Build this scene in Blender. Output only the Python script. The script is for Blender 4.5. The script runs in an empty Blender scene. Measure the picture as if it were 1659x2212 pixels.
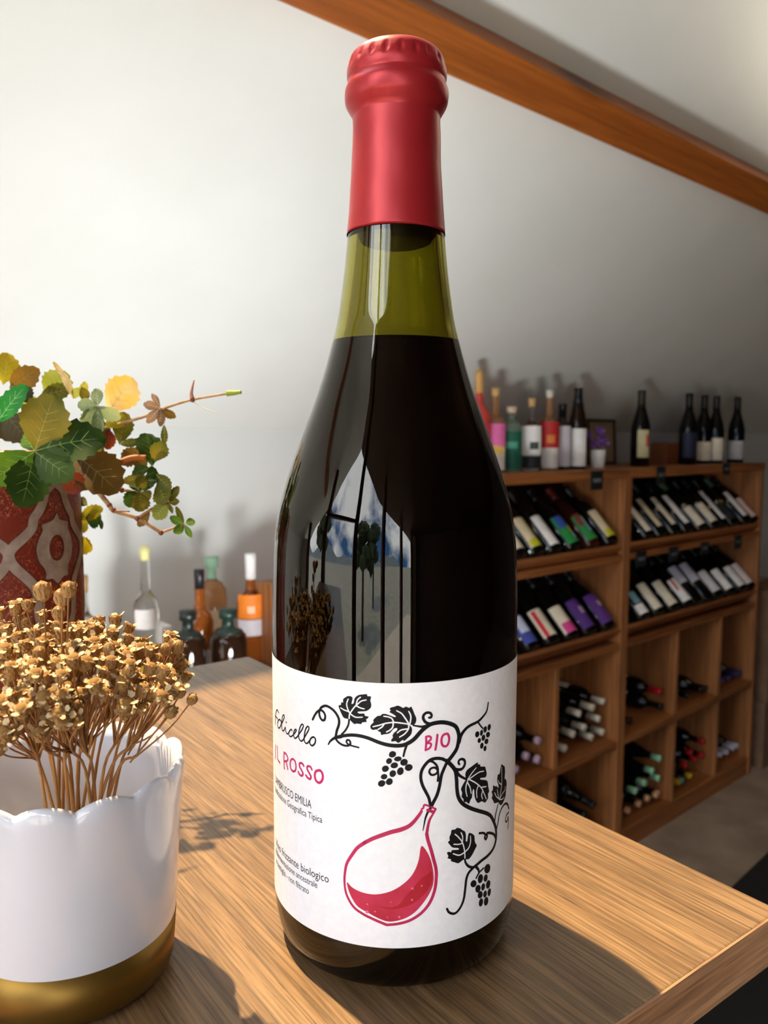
import bpy, bmesh, math, random
from math import sin, cos, tan, pi, radians, sqrt, atan2, asin
from mathutils import Vector, Matrix
from mathutils.geometry import delaunay_2d_cdt
random.seed(11)
SC = bpy.context.scene
COL = SC.collection

# ------------------------------------------------------------------ camera
W, H, F = 1659.0, 2212.0, 1725.0
EYE, PITCH, ROLL = 1.76, radians(5.33), radians(0.15)
cam = bpy.data.cameras.new('camera')
cam.sensor_fit = 'VERTICAL'; cam.sensor_height = 24.0; cam.lens = F / H * 24.0
cam.clip_start = 0.01; cam.clip_end = 300
cam.dof.use_dof = True; cam.dof.focus_distance = 0.275; cam.dof.aperture_fstop = cam.lens / 1.35
camo = bpy.data.objects.new('camera', cam); COL.objects.link(camo)
camo.matrix_world = Matrix.Translation((0, 0, EYE)) @ Matrix.Rotation(pi / 2 - PITCH, 4, 'X') @ Matrix.Rotation(ROLL, 4, 'Z')
SC.camera = camo

# ------------------------------------------------------------------ world, sun, exposure
SC.view_settings.view_transform = 'Standard'
SC.view_settings.look = 'None'
SC.view_settings.gamma = 1.0
SC.view_settings.use_curve_mapping = False
SC.view_settings.exposure = 0.0
world = bpy.data.worlds.new('sky'); SC.world = world; world.use_nodes = True
wn, wl = world.node_tree.nodes, world.node_tree.links
wn.clear()
w_out = wn.new('ShaderNodeOutputWorld'); w_bg = wn.new('ShaderNodeBackground')
w_tc = wn.new('ShaderNodeTexCoord'); w_noise = wn.new('ShaderNodeTexNoise'); w_ramp = wn.new('ShaderNodeValToRGB')
w_noise.inputs['Scale'].default_value = 2.6; w_noise.inputs['Detail'].default_value = 5.0
w_ramp.color_ramp.elements[0].position = 0.42; w_ramp.color_ramp.elements[0].color = (0.10, 0.28, 0.62, 1)
w_ramp.color_ramp.elements[1].position = 0.55; w_ramp.color_ramp.elements[1].color = (2.3, 2.3, 2.28, 1)
wl.new(w_tc.outputs['Generated'], w_noise.inputs['Vector']); wl.new(w_noise.outputs['Fac'], w_ramp.inputs['Fac'])
wl.new(w_ramp.outputs['Color'], w_bg.inputs['Color']); wl.new(w_bg.outputs['Background'], w_out.inputs['Surface'])
w_bg.inputs['Strength'].default_value = 4.3

# room frame: s runs along the shelf wall, p is the distance away from the camera towards it
DA = radians(48.3); SD, CD = sin(DA), cos(DA)
def sp(s, p, z=0.0): return Vector((s * SD - p * CD, s * CD + p * SD, z))
DS, DP, DZ = sp(1, 0), sp(0, 1), Vector((0, 0, 1))
def to_s(P): return P[0] * SD + P[1] * CD
def to_p(P): return -P[0] * CD + P[1] * SD

SUN_EL = radians(65)
sun = bpy.data.lights.new('sun', 'SUN'); sun.energy = 13.0; sun.angle = radians(0.9); sun.color = (1.0, 0.72, 0.40)
suno = bpy.data.objects.new('sun', sun); COL.objects.link(suno)
sdir = -(DP * cos(SUN_EL) + DZ * sin(SUN_EL))
suno.rotation_euler = sdir.to_track_quat('-Z', 'Y').to_euler(); suno.location = (-3, 4, 8)

# ------------------------------------------------------------------ rays through the lens (for measuring)
def ray(px, py):
    x, y = (px - W / 2) / F, (py - H / 2) / F
    c, s = cos(ROLL), sin(ROLL)
    x, y = c * x + s * y, -s * x + c * y
    return Vector((x, cos(PITCH) - y * sin(PITCH), -y * cos(PITCH) - sin(PITCH))).normalized()
CAM = Vector((0, 0, EYE))
def on_y(px, py, Y):
    d = ray(px, py); return CAM + d * (Y / d.y)
def on_p(px, py, p):
    d = ray(px, py); P = CAM + d * (p / to_p(d)); return to_s(P), P.z
def on_z(px, py, z):
    d = ray(px, py); return CAM + d * ((z - EYE) / d.z)
def on_cyl(px, py, C, R):
    """angle from straight-at-camera (positive to the right) and height on an upright cylinder"""
    d = ray(px, py); C = Vector((C[0], C[1]))
    dx, dy = d.x, d.y
    a = dx * dx + dy * dy; b = -2 * (dx * C.x + dy * C.y); c = C.x ** 2 + C.y ** 2 - R * R
    disc = b * b - 4 * a * c
    t = (-b - sqrt(disc)) / (2 * a) if disc > 0 else -b / (2 * a)
    P = CAM + d * t
    ang = atan2(P.x - C.x, -(P.y - C.y)); base = atan2(-C.x, C.y)
    return ang - base, P.z
def cyl_pt(ang, z, C, R):
    a = ang + atan2(-C[0], C[1])
    return Vector((C[0] + R * sin(a), C[1] - R * cos(a), z))

# ------------------------------------------------------------------ mesh helpers
def obj(name, verts, faces, mats, parent=None, smooth=False, mi=None):
    me = bpy.data.meshes.new(name)
    me.from_pydata([tuple(v) for v in verts], [], faces)
    for m in (mats if isinstance(mats, (list, tuple)) else [mats]): me.materials.append(m)
    if mi is not None:
        for p, i in zip(me.polygons, mi): p.material_index = i
    if smooth:
        for p in me.polygons: p.use_smooth = True
    me.update()
    o = bpy.data.objects.new(name, me); COL.objects.link(o)
    if parent is not None: o.parent = parent
    return o
def empty(name, mw=None):
    o = bpy.data.objects.new(name, None); COL.objects.link(o); o.empty_display_size = 0.05
    if mw is not None: o.matrix_world = mw
    return o
def tag(o, label, cat, group=None, kind=None):
    o['label'] = label; o['category'] = cat
    if group: o['group'] = group
    if kind: o['kind'] = kind
    return o
def struct(o): o['kind'] = 'structure'; return o
BOXF = [(0, 3, 2, 1), (4, 5, 6, 7), (0, 1, 5, 4), (1, 2, 6, 5), (2, 3, 7, 6), (3, 0, 4, 7)]
def box_v(x0, x1, y0, y1, z0, z1):
    return [Vector(v) for v in ((x0, y0, z0), (x1, y0, z0), (x1, y1, z0), (x0, y1, z0), (x0, y0, z1), (x1, y0, z1), (x1, y1, z1), (x0, y1, z1))]
def box_sp(name, s0, s1, p0, p1, z0, z1, m, parent=None, bevel=0.0):
    v = [sp(a.x, a.y, a.z) for a in box_v(s0, s1, p0, p1, z0, z1)]
    o = obj(name, v, BOXF, m, parent)
    if bevel: bev(o, bevel)
    return o
def bev(o, w, seg=2):
    b = bmesh.new(); b.from_mesh(o.data)
    bmesh.ops.bevel(b, geom=list(b.edges), offset=w, segments=seg, affect='EDGES', profile=0.6)
    bmesh.ops.recalc_face_normals(b, faces=b.faces)
    b.to_mesh(o.data); b.free(); return o
def catmull(pts, n=6, closed=False):
    pts = [Vector(p) for p in pts]; out = []
    N = len(pts); rng = N if closed else N - 1
    for i in range(rng):
        p1, p2 = pts[i], pts[(i + 1) % N]
        p0 = pts[i - 1] if (i > 0 or closed) else p1 * 2 - p2
        p3 = pts[(i + 2) % N] if (i + 2 < N or closed) else p2 * 2 - p1
        for k in range(n):
            t = k / n
            out.append(0.5 * ((2 * p1) + (p2 - p0) * t + (2 * p0 - 5 * p1 + 4 * p2 - p3) * t * t + (3 * p1 - p0 - 3 * p2 + p3) * t ** 3))
    if not closed: out.append(pts[-1])
    return out
def lathe(prof, seg=48, dr=None):
    """prof: list of (r, z) from bottom to top; poles when r == 0"""
    vs, fs, rings = [], [], []
    for r, z in prof:
        if r < 1e-6: rings.append([len(vs)]); vs.append(Vector((0, 0, z)))
        else:
            ids = []
            for k in range(seg):
                a = 2 * pi * k / seg; rr = r + (dr(a, r, z) if dr else 0)
                ids.append(len(vs)); vs.append(Vector((rr * cos(a), rr * sin(a), z)))
            rings.append(ids)
    for A, B in zip(rings, rings[1:]):
        for k in range(seg):
            k2 = (k + 1) % seg
            if len(A) == 1 and len(B) == 1: continue
            if len(A) == 1: fs.append((A[0], B[k2], B[k]))
            elif len(B) == 1: fs.append((A[k], A[k2], B[0]))
            else: fs.append((A[k], A[k2], B[k2], B[k]))
    return vs, fs
def tube(pts, radii, seg=8):
    pts = [Vector(p) for p in pts]; n = len(pts)
    if not isinstance(radii, (list, tuple)): radii = [radii] * n
    vs, fs = [], []
    T = (pts[1] - pts[0]).normalized(); N = T.orthogonal().normalized()
    for i, p in enumerate(pts):
        T = (pts[min(i + 1, n - 1)] - pts[max(i - 1, 0)]).normalized()
        N = (N - T * N.dot(T)); N = N.normalized() if N.length > 1e-6 else T.orthogonal().normalized()
        B = T.cross(N)
        for k in range(seg):
            a = 2 * pi * k / seg
            vs.append(p + (N * cos(a) + B * sin(a)) * radii[i])
    for i in range(n - 1):
        for k in range(seg):
            a, b = i * seg + k, i * seg + (k + 1) % seg
            fs.append((a, b, b + seg, a + seg))
    fs.append(tuple(range(seg - 1, -1, -1))); fs.append(tuple((n - 1) * seg + k for k in range(seg)))
    return vs, fs
def merge(parts):
    vs, fs = [], []
    for v, f in parts:
        o = len(vs); vs += list(v); fs += [tuple(i + o for i in q) for q in f]
    return vs, fs

# ------------------------------------------------------------------ materials
MATS = {}
def nodes(name):
    m = bpy.data.materials.new(name); m.use_nodes = True
    nt = m.node_tree; b = nt.nodes['Principled BSDF']
    return m, nt, b
def rgb(c): return (c[0], c[1], c[2], 1.0)
def srgb(r, g, b):
    f = lambda v: (v / 255 / 12.92) if v <= 10 else ((v / 255 + 0.055) / 1.055) ** 2.4
    return (f(r), f(g), f(b))
def plain(name, col, rough=0.5, col2=None, scale=30.0, metal=0.0, spec=0.5, bump=0.0, bscale=200.0, coat=0.0, trans=0.0, ior=1.45, stretch=(1, 1, 1), detail=4.0, lo=0.35, hi=0.65, coords='Object'):
    if name in MATS: return MATS[name]
    m, nt, b = nodes(name)
    b.inputs['Roughness'].default_value = rough; b.inputs['Metallic'].default_value = metal
    b.inputs['Specular IOR Level'].default_value = spec; b.inputs['Coat Weight'].default_value = coat
    b.inputs['Transmission Weight'].default_value = trans; b.inputs['IOR'].default_value = ior
    b.inputs['Base Color'].default_value = rgb(col)
    tc = nt.nodes.new('ShaderNodeTexCoord'); mp = nt.nodes.new('ShaderNodeMapping')
    mp.inputs['Scale'].default_value = stretch
    nt.links.new(tc.outputs[coords], mp.inputs['Vector'])
    c2 = col2 if col2 else tuple(x * 0.88 for x in col)
    n = nt.nodes.new('ShaderNodeTexNoise'); n.inputs['Scale'].default_value = scale; n.inputs['Detail'].default_value = detail
    r = nt.nodes.new('ShaderNodeValToRGB'); r.color_ramp.elements[0].position = lo; r.color_ramp.elements[1].position = hi
    r.color_ramp.elements[0].color = rgb(c2); r.color_ramp.elements[1].color = rgb(col)
    nt.links.new(mp.outputs['Vector'], n.inputs['Vector']); nt.links.new(n.outputs['Fac'], r.inputs['Fac'])
    nt.links.new(r.outputs['Color'], b.inputs['Base Color'])
    if bump:
        n2 = nt.nodes.new('ShaderNodeTexNoise'); n2.inputs['Scale'].default_value = bscale; n2.inputs['Detail'].default_value = 3
        bp = nt.nodes.new('ShaderNodeBump'); bp.inputs['Strength'].default_value = bump; bp.inputs['Distance'].default_value = 0.001
        nt.links.new(mp.outputs['Vector'], n2.inputs['Vector']); nt.links.new(n2.outputs['Fac'], bp.inputs['Height']); nt.links.new(bp.outputs['Normal'], b.inputs['Normal'])
    MATS[name] = m; return m
def wood(name, light, dark, angle=0.0, axis='Z', scale=1.0, rough=0.5, streak=1.0, bump=0.15, knots=None, fine=1.0):
    """long fibres along one axis of object space: coarse bands, fine fibres, dark pores"""
    if name in MATS: return MATS[name]
    m, nt, b = nodes(name); N, L = nt.nodes, nt.links
    tc = N.new('ShaderNodeTexCoord'); mp0 = N.new('ShaderNodeMapping'); mp0.inputs['Rotation'].default_value = (0, 0, -angle)
    L.new(tc.outputs['Object'], mp0.inputs['Vector'])
    k = {'X': (0.06, 1, 1), 'Y': (1, 0.06, 1), 'Z': (1, 1, 0.06)}[axis]
    def noise(sc, det, mul=1.0, dist=0.0):
        mp = N.new('ShaderNodeMapping'); mp.inputs['Scale'].default_value = tuple((x if x == 1 else x * mul) for x in k)
        L.new(mp0.outputs['Vector'], mp.inputs['Vector'])
        n = N.new('ShaderNodeTexNoise'); n.inputs['Scale'].default_value = sc * scale; n.inputs['Detail'].default_value = det; n.inputs['Distortion'].default_value = dist
        L.new(mp.outputs['Vector'], n.inputs['Vector']); return n
    n1 = noise(22 * fine, 3, 1.0, 0.5); n2 = noise(190 * fine, 4, 0.5); n3 = noise(420 * fine, 2, 0.45)
    r1 = N.new('ShaderNodeValToRGB'); e = r1.color_ramp.elements
    e[0].position = 0.3; e[0].color = rgb(dark); e[1].position = 0.7; e[1].color = rgb(light)
    L.new(n1.outputs['Fac'], r1.inputs['Fac'])
    r2 = N.new('ShaderNodeMapRange'); r2.inputs[1].default_value = 0.35; r2.inputs[2].default_value = 0.65; r2.inputs[3].default_value = 1 - 0.35 * streak; r2.inputs[4].default_value = 1 + 0.2 * streak
    L.new(n2.outputs['Fac'], r2.inputs[0])
    r3 = N.new('ShaderNodeMapRange'); r3.inputs[1].default_value = 0.60; r3.inputs[2].default_value = 0.72; r3.inputs[3].default_value = 1.0; r3.inputs[4].default_value = 1 - 0.45 * streak
    L.new(n3.outputs['Fac'], r3.inputs[0])
    mu = N.new('ShaderNodeMath'); mu.operation = 'MULTIPLY'; L.new(r2.outputs[0], mu.inputs[0]); L.new(r3.outputs[0], mu.inputs[1])
    vm = N.new('ShaderNodeVectorMath'); vm.operation = 'SCALE'; L.new(r1.outputs['Color'], vm.inputs[0]); L.new(mu.outputs[0], vm.inputs['Scale'])
    col = vm.outputs['Vector']
    if knots:
        vo = N.new('ShaderNodeTexVoronoi'); vo.inputs['Scale'].default_value = knots
        mk = N.new('ShaderNodeMapping'); mk.inputs['Scale'].default_value = tuple(0.35 if x != 1 else 1 for x in k)
        L.new(mp0.outputs['Vector'], mk.inputs['Vector']); L.new(mk.outputs['Vector'], vo.inputs['Vector'])
        rk = N.new('ShaderNodeMapRange'); rk.inputs[1].default_value = 0.04; rk.inputs[2].default_value = 0.13; rk.inputs[3].default_value = 0.25; rk.inputs[4].default_value = 1.0
        L.new(vo.outputs['Distance'], rk.inputs[0])
        vk = N.new('ShaderNodeVectorMath'); vk.operation = 'SCALE'; L.new(col, vk.inputs[0]); L.new(rk.outputs[0], vk.inputs['Scale']); col = vk.outputs['Vector']
    L.new(col, b.inputs['Base Color']); b.inputs['Roughness'].default_value = rough
    bp = N.new('ShaderNodeBump'); bp.inputs['Strength'].default_value = bump; bp.inputs['Distance'].default_value = 0.0006
    L.new(n2.outputs['Fac'], bp.inputs['Height']); L.new(bp.outputs['Normal'], b.inputs['Normal'])
    MATS[name] = m; return m
ANG_S = atan2(DS.y, DS.x)          # object-space directions of s and p
ANG_P = atan2(DP.y, DP.x)
PLASTER = plain('white_plaster', srgb(224, 227, 223), 0.9, srgb(219, 222, 217), 3.0, bump=0.05, bscale=60)
DARKCEIL = wood('stained_boards', srgb(84, 60, 42), srgb(62, 42, 28), ANG_S, 'X', 0.5, 0.6)
FLOORM = plain('beige_floor', srgb(166, 146, 128), 0.6, srgb(140, 120, 104), 5.0)
SHELFW = wood('shelf_oak', srgb(168, 108, 60), srgb(134, 80, 40), 0.0, 'Z', 0.5, 0.5)
SHELFH = wood('shelf_oak_level', srgb(168, 104, 54), srgb(132, 76, 36), ANG_S, 'X', 0.5, 0.5)
OAK = wood('counter_oak', srgb(136, 108, 76), srgb(104, 79, 53), ANG_P - radians(5), 'X', 1.0, 0.34, 1.2, 0.3, fine=4.6)
PINE = wood('pine_beam', srgb(170, 96, 36), srgb(136, 70, 20), ANG_S, 'X', 0.5, 0.45, 0.6, 0.1, knots=2.6)
BLACKM = plain('black_matt', (0.006, 0.006, 0.007), 0.6)

# ================================================================== THE ROOM
PK, KN, SLOPE = 2.2, 1.79, radians(40)
TS, CS_, SS_ = tan(SLOPE), cos(SLOPE), sin(SLOPE)
S0, S1 = -1.8, 7.0
PFR, TF = 4.2, tan(radians(15))                 # shallow front half of the roof
def slope_z(p): return KN + (PK - p) * TS
RIDGE = slope_z(0.0)
def roof_z(p): return slope_z(p) if p >= 0 else RIDGE + p * TF
struct(box_sp('floor', S0 - 0.3, S1 + 0.2, -PFR - 0.2, PK + 0.2, -0.1, 0.0, FLOORM))
struct(box_sp('wall_back', S0 - 0.2, S1 + 0.2, PK, PK + 0.15, 0.0, KN + 0.02, PLASTER))
struct(box_sp('wall_front', S0 - 0.2, S1 + 0.2, -PFR - 0.15, -PFR, 0.0, roof_z(-PFR) + 0.02, DARKCEIL))
def gable(name, s0, s1):
    prof = [(-PFR, 0), (PK, 0), (PK, KN), (0, RIDGE), (-PFR, roof_z(-PFR))]
    v = [sp(s0, p, z) for p, z in prof] + [sp(s1, p, z) for p, z in prof]
    f = [(0, 1, 2, 3, 4), (9, 8, 7, 6, 5)] + [(i, i + 5, (i + 1) % 5 + 5, (i + 1) % 5) for i in range(5)]
    return struct(obj(name, v, f, DARKCEIL))
gable('wall_right', S1, S1 + 0.15)
# sloping ceilings, the far one with a roof-window opening
TH = 0.16
WS0, WS1, WP0, WP1 = -0.45, 0.45, 0.40, 1.10
def slab(s0, s1, p0, p1, sign=1):
    v = []
    for (s, p) in ((s0, p0), (s1, p0), (s1, p1), (s0, p1)): v.append(sp(s, sign * p, slope_z(p)))
    v += [a + Vector((0, 0, TH)) for a in v]
    return v, BOXF
struct(obj('ceiling', *merge([slab(S0 - 0.6, WS0, 0, PK + 0.3), slab(WS1, S1 + 0.2, 0, PK + 0.3), slab(WS0, WS1, 0, WP0), slab(WS0, WS1, WP1, PK + 0.3)]), PLASTER))
fv = [sp(S0 - 0.6, 0, RIDGE), sp(S1 + 0.2, 0, RIDGE), sp(S1 + 0.2, -PFR - 0.3, roof_z(-PFR - 0.3)), sp(S0 - 0.6, -PFR - 0.3, roof_z(-PFR - 0.3))]
struct(obj('ceiling_front', fv + [q + DZ * TH for q in fv], BOXF, DARKCEIL))
def sbox(s0, s1, p0, p1, d0, d1):
    """box lying square to the far slope; p measured on the slope face, d below it"""
    v = []
    for d in (d0, d1):
        for (s, p) in ((s0, p0), (s1, p0), (s1, p1), (s0, p1)):
            v.append(sp(s, p - d * SS_, slope_z(p) - d * CS_))
    return v, BOXF
GLASSPANE, nt, b_ = nodes('window_pane'); nt.nodes.remove(b_)
tr = nt.nodes.new('ShaderNodeBsdfTransparent'); gl = nt.nodes.new('ShaderNodeBsdfGlossy'); mx = nt.nodes.new('ShaderNodeMixShader')
gl.inputs['Roughness'].default_value = 0.02; mx.inputs[0].default_value = 0.06; tr.inputs['Color'].default_value = (0.97, 0.98, 0.98, 1)
nt.links.new(tr.outputs[0], mx.inputs[1]); nt.links.new(gl.outputs[0], mx.inputs[2]); nt.links.new(mx.outputs[0], nt.nodes['Material Output'].inputs['Surface'])
rw = struct(empty('window_2', Matrix.Translation(sp(0, 0.75, slope_z(0.75)))))
def rel(vs, e): return [v - e.matrix_world.translation for v in vs]
v, f = merge([sbox(WS0, WS0 + 0.05, WP0, WP1, -0.02, 0.0), sbox(WS1 - 0.05, WS1, WP0, WP1, -0.02, 0.0), sbox(WS0, WS1, WP0, WP0 + 0.05, -0.02, 0.0), sbox(WS0, WS1, WP1 - 0.05, WP1, -0.02, 0.0)])
rw.matrix_world = rw.matrix_world
obj('window_frame', rel(v, rw), f, PINE, rw)
v, f = sbox(WS0 + 0.05, WS1 - 0.05, WP0 + 0.05, WP1 - 0.05, -0.012, -0.008)
obj('pane', rel(v, rw), f, GLASSPANE, rw)
# purlin under the slope
P1S = 1.22 + 0.074 * SS_
pur = struct(obj('trim_1', *sbox(S0 + 0.1, S1, P1S - 0.092 * CS_, P1S, -0.005, 0.074), PINE))
bev(pur, 0.006)
# glazed gable on the window side: timber posts and rails, one pane per bay
gw = struct(empty('window_1', Matrix.Translation(sp(S0, 0, 0))))
DARKW = plain('gable_timber', srgb(92, 66, 44), 0.55, srgb(70, 48, 32), 12)
def gbox(name, p0, p1, z0, z1, parent=gw, m=DARKW, t=0.05):
    v = [sp(a.x, a.y, a.z) for a in box_v(S0 - t, S0 + t, p0, p1, z0, z1)]
    return obj(name, rel(v, gw), BOXF, m, parent)
posts = [-3.6, -2.45, -1.3, -0.2, 0.9, 1.75]
struct(box_sp('wall_left', S0 - 0.06, S0 + 0.06, -PFR, -3.66, 0, roof_z(-PFR), PLASTER))
struct(box_sp('wall_left_far', S0 - 0.06, S0 + 0.06, 1.81, PK, 0, KN + 0.05, PLASTER))
for p in posts:
    gbox('post', p - 0.06, p + 0.06, 0, min(roof_z(p - 0.06), roof_z(p + 0.06)))
for a, b2 in zip(posts, posts[1:]):
    gbox('sill_rail', a + 0.06, b2 - 0.06, 0.0, 0.12)
    gbox('transom', a + 0.06, b2 - 0.06, 2.28, 2.34) if b2 < 1.7 and a > -1 else None
    mid_ = [sp(S0, 0, RIDGE)] if a < 0 < b2 else []
    v = [sp(S0, a + 0.06, 0.12), sp(S0, b2 - 0.06, 0.12), sp(S0, b2 - 0.06, roof_z(b2 - 0.06))] + mid_ + [sp(S0, a + 0.06, roof_z(a + 0.06))]
    obj('pane', rel(v, gw), [tuple(range(len(v)))], GLASSPANE, gw)
# outdoors, seen only mirrored in the glass: lawn, a wooded hill and a few trees
LAWN = plain('pale_gravel_yard', (0.36, 0.37, 0.34), 0.9, (0.28, 0.30, 0.26), 2.0)
struct(box_sp('path_terrace', -5.5, S0 - 0.31, -9, 7, -0.3, -0.08, plain('pale_terrace', srgb(206, 200, 190), .8, srgb(190, 184, 174), 1.5)))
struct(box_sp('ground', -60, S0 - 0.35, -45, 45, -0.4, -0.12, LAWN))
hv, hf = [], []
NH = 40
for i in range(NH + 1):
    pp = -60 + 120 * i / NH
    hz = 3.2 + 1.6 * sin(i * 0.55) + 0.9 * sin(i * 1.3 + 1)
    hv += [sp(-45, pp, -0.4), sp(-55, pp, hz), sp(-60, pp, -0.4)]
for i in range(NH):
    a = i * 3; hf += [(a, a + 3, a + 4, a + 1), (a + 1, a + 4, a + 5, a + 2)]
struct(obj('hill', hv, hf, plain('hill_woods', (0.20, 0.25, 0.29), 0.95, (0.14, 0.19, 0.22), 0.6)))
TREEG = plain('tree_leaves', (0.035, 0.06, 0.02), 0.8, (0.02, 0.035, 0.012), 3)
BARK = plain('tree_bark', (0.06, 0.045, 0.03), 0.9)
def tree(s, p, h, r, label):
    t = empty('garden_tree', Matrix.Translation(sp(s, p, -0.12)))
    tag(t, label, 'tree', 'trees in the garden')
    obj('trunk', *tube([(0, 0, 0), (0.05, 0.02, h * 0.4), (0.0, 0.05, h * 0.75)], [0.14, 0.11, 0.05], 8), BARK, t)
    vs, fs = [], []
    for k in range(26):
        a = random.uniform(0, 2 * pi); q = random.uniform(0, 1) ** 0.5 * r; zz = h * random.uniform(0.42, 0.98)
        q *= 1.15 - zz / h * 0.75
        b = bmesh.new(); bmesh.ops.create_icosphere(b, subdivisions=1, radius=r * random.uniform(0.28, 0.48))
        off = Vector((q * cos(a), q * sin(a), zz)); o0 = len(vs)
        b.verts.index_update()
        vs += [vv.co * random.uniform(0.8, 1.2) + off for vv in b.verts]; fs += [tuple(o0 + vv.index for vv in ff.verts) for ff in b.faces]; b.free()
    obj('crown', vs, fs, TREEG, t)
tree(-7.0, -2.3, 3.9, 1.25, 'dark garden tree outside, mirrored right of the dark post in the bottle')
tree(-10.5, -5.6, 5.0, 1.5, 'broad garden tree outside, mirrored nearest the middle of the bottle')
tree(-8.0, 3.4, 5.2, 1.3, 'tall garden tree outside, mirrored near the left rim of the bottle')

# added fill lamp, unseen behind the counter: brightens the slope that daylight leaves dark
up = empty('added_uplighter', Matrix.Translation(sp(0.80, 1.00, 0))); tag(up, 'added fill uplighter, out of view behind the counter, brightening the slope', 'floor lamp')
LAMPM = plain('lamp_metal', srgb(120, 118, 114), .35, metal=.8)
UPZ = 1.0
obj('base', *lathe([(0, 0), (.14, 0), (.145, .006), (.14, .016), (.03, .024), (0, .024)], 32), LAMPM, up, True)
obj('pole', *tube([(0, 0, .02), (0, 0, UPZ - .08)], .011, 12), LAMPM, up, True)
obj('shade', *lathe([(0, UPZ - .09), (.05, UPZ - .085), (.13, UPZ - .03), (.17, UPZ + .02), (.168, UPZ + .022), (.126, UPZ - .026), (.05, UPZ - .075), (0, UPZ - .078)], 40), LAMPM, up, True)
ul = bpy.data.lights.new('added_uplight', 'AREA'); ul.shape = 'DISK'; ul.size = .30; ul.energy = 20.5; ul.color = (0.97, 0.985, 1.0)
ulo = bpy.data.objects.new('added_uplight', ul); COL.objects.link(ulo); ulo.parent = up
aim_ = (DZ * cos(radians(22)) + DP * sin(radians(22))); ulo.matrix_local = Matrix.Translation((0, 0, UPZ + .024)) @ aim_.to_track_quat('-Z', 'Y').to_matrix().to_4x4()

# second added fill lamp, unseen: a warm bowl brightening the right-hand ceiling
PZ = 2.50
pd = empty('added_pendant', Matrix.Translation(sp(2.9, 0.15, PZ))); tag(pd, 'added fill bowl lamp, out of view on the right, brightening the ceiling', 'pendant lamp')
obj('bowl', *lathe([(0, -.08), (.06, -.075), (.15, -.03), (.20, .03), (.198, .032), (.146, -.026), (.06, -.068), (0, -.07)], 40), LAMPM, pd, True)
for q in range(3):
    a_ = q * 2.094
    obj('wire', *tube([(.197 * cos(a_), .197 * sin(a_), .03), (0, 0, roof_z(.15) - PZ - .02)], .0015, 6), LAMPM, pd, True)
pl_ = bpy.data.lights.new('added_pendant_light', 'AREA'); pl_.shape = 'DISK'; pl_.size = .26; pl_.energy = 42; pl_.color = (1.0, 0.86, 0.68)
plo = bpy.data.objects.new('added_pendant_light', pl_); COL.objects.link(plo); plo.parent = pd
plo.matrix_local = Matrix.Translation((0, 0, -.005)) @ Matrix.Rotation(pi, 4, 'X')

# ================================================================== COUNTER UNDER THE BOTTLE
ZT = 1.5821
CA = radians(5)
E1 = (-sin(CA), -cos(CA)); E2 = (-cos(CA), sin(CA))      # (s,p) along the end, along the length
C0 = (0.3415, 0.549)
CW, CL = 0.436, 1.25
def cpt(a, b, z):   # a along the end edge (0..CW), b along the length
    return sp(C0[0] + E1[0] * a + E2[0] * b, C0[1] + E1[1] * a + E2[1] * b, z)
counter = empty('display_counter', Matrix.Translation(cpt(CW / 2, CL / 2, 0)))
tag(counter, 'tall narrow oak display counter under the large bottle and white pot', 'counter')
def cbox(name, a0, a1, b0, b1, z0, z1, m, bevel=0.0):
    v = [cpt(q.x, q.y, q.z) for q in box_v(a0, a1, b0, b1, z0, z1)]
    o = obj(name, rel(v, counter), BOXF, m, counter)
    b = bmesh.new(); b.from_mesh(o.data); bmesh.ops.recalc_face_normals(b, faces=b.faces); b.to_mesh(o.data); b.free()
    if bevel: bev(o, bevel)
    return o
OAKV = wood('counter_oak_upright', srgb(190, 140, 88), srgb(150, 104, 60), 0, 'Z', 0.8, 0.5)
EDGEW = wood('counter_edge', srgb(176, 134, 98), srgb(150, 108, 76), ANG_S - radians(5), 'X', 1.0, 0.5, fine=4.0)
cbox('top_board', 0, CW, 0, CL, ZT - 0.019, ZT, OAK, 0.0008)
cbox('edge_strip', CW - 0.0003, CW + 0.0008, 0, CL, ZT - 0.019, ZT - 0.0003, EDGEW)
cbox('end_panel', 0.0, CW - 0.07, 0.004, 0.022, 0.0, ZT - 0.019, OAKV)
cbox('end_panel', 0.0, CW - 0.07, CL - 0.022, CL - 0.004, 0.0, ZT - 0.019, OAKV)
cbox('back_panel', 0.0, 0.012, 0.022, CL - 0.022, 0.0, ZT - 0.019, OAKV)
cbox('divider', 0.012, CW - 0.09, CL / 2 - 0.009, CL / 2 + 0.009, 0.08, ZT - 0.019, OAKV)
for zz in (0.08, 0.45, 0.82, 1.19): cbox('shelf', 0.012, CW - 0.09, 0.022, CL - 0.022, zz - 0.018, zz, OAKV)
cbox('plinth', 0.03, CW - 0.11, 0.03, CL - 0.03, 0.0, 0.062, OAKV)

# ================================================================== LARGE WINE BOTTLE
BC = Vector((0.0039, 0.2821))
bottle = empty('wine_bottle', Matrix.Translation((BC.x, BC.y, ZT)))
tag(bottle, 'large dark sparkling red wine bottle with red capsule and white vine label', 'wine bottle')
OUT = [(0.036, 0.0), (0.0390, 0.0008), (0.0416, 0.0042), (0.0430, 0.0100), (0.0435, 0.018), (0.0435, 0.040), (0.0435, 0.070), (0.0435, 0.100), (0.04345, 0.118), (0.0432, 0.1285), (0.0427, 0.1397), (0.0418, 0.148), (0.04055, 0.1545), (0.0386, 0.1615), (0.0363, 0.1687),
       (0.0337, 0.176), (0.0310, 0.1833), (0.0258, 0.1976), (0.0217, 0.212), (0.0200, 0.2195), (0.0180, 0.2335), (0.0166, 0.2473), (0.0155, 0.262), (0.0148, 0.2754), (0.0144, 0.290), (0.0140, 0.302)]
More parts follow.
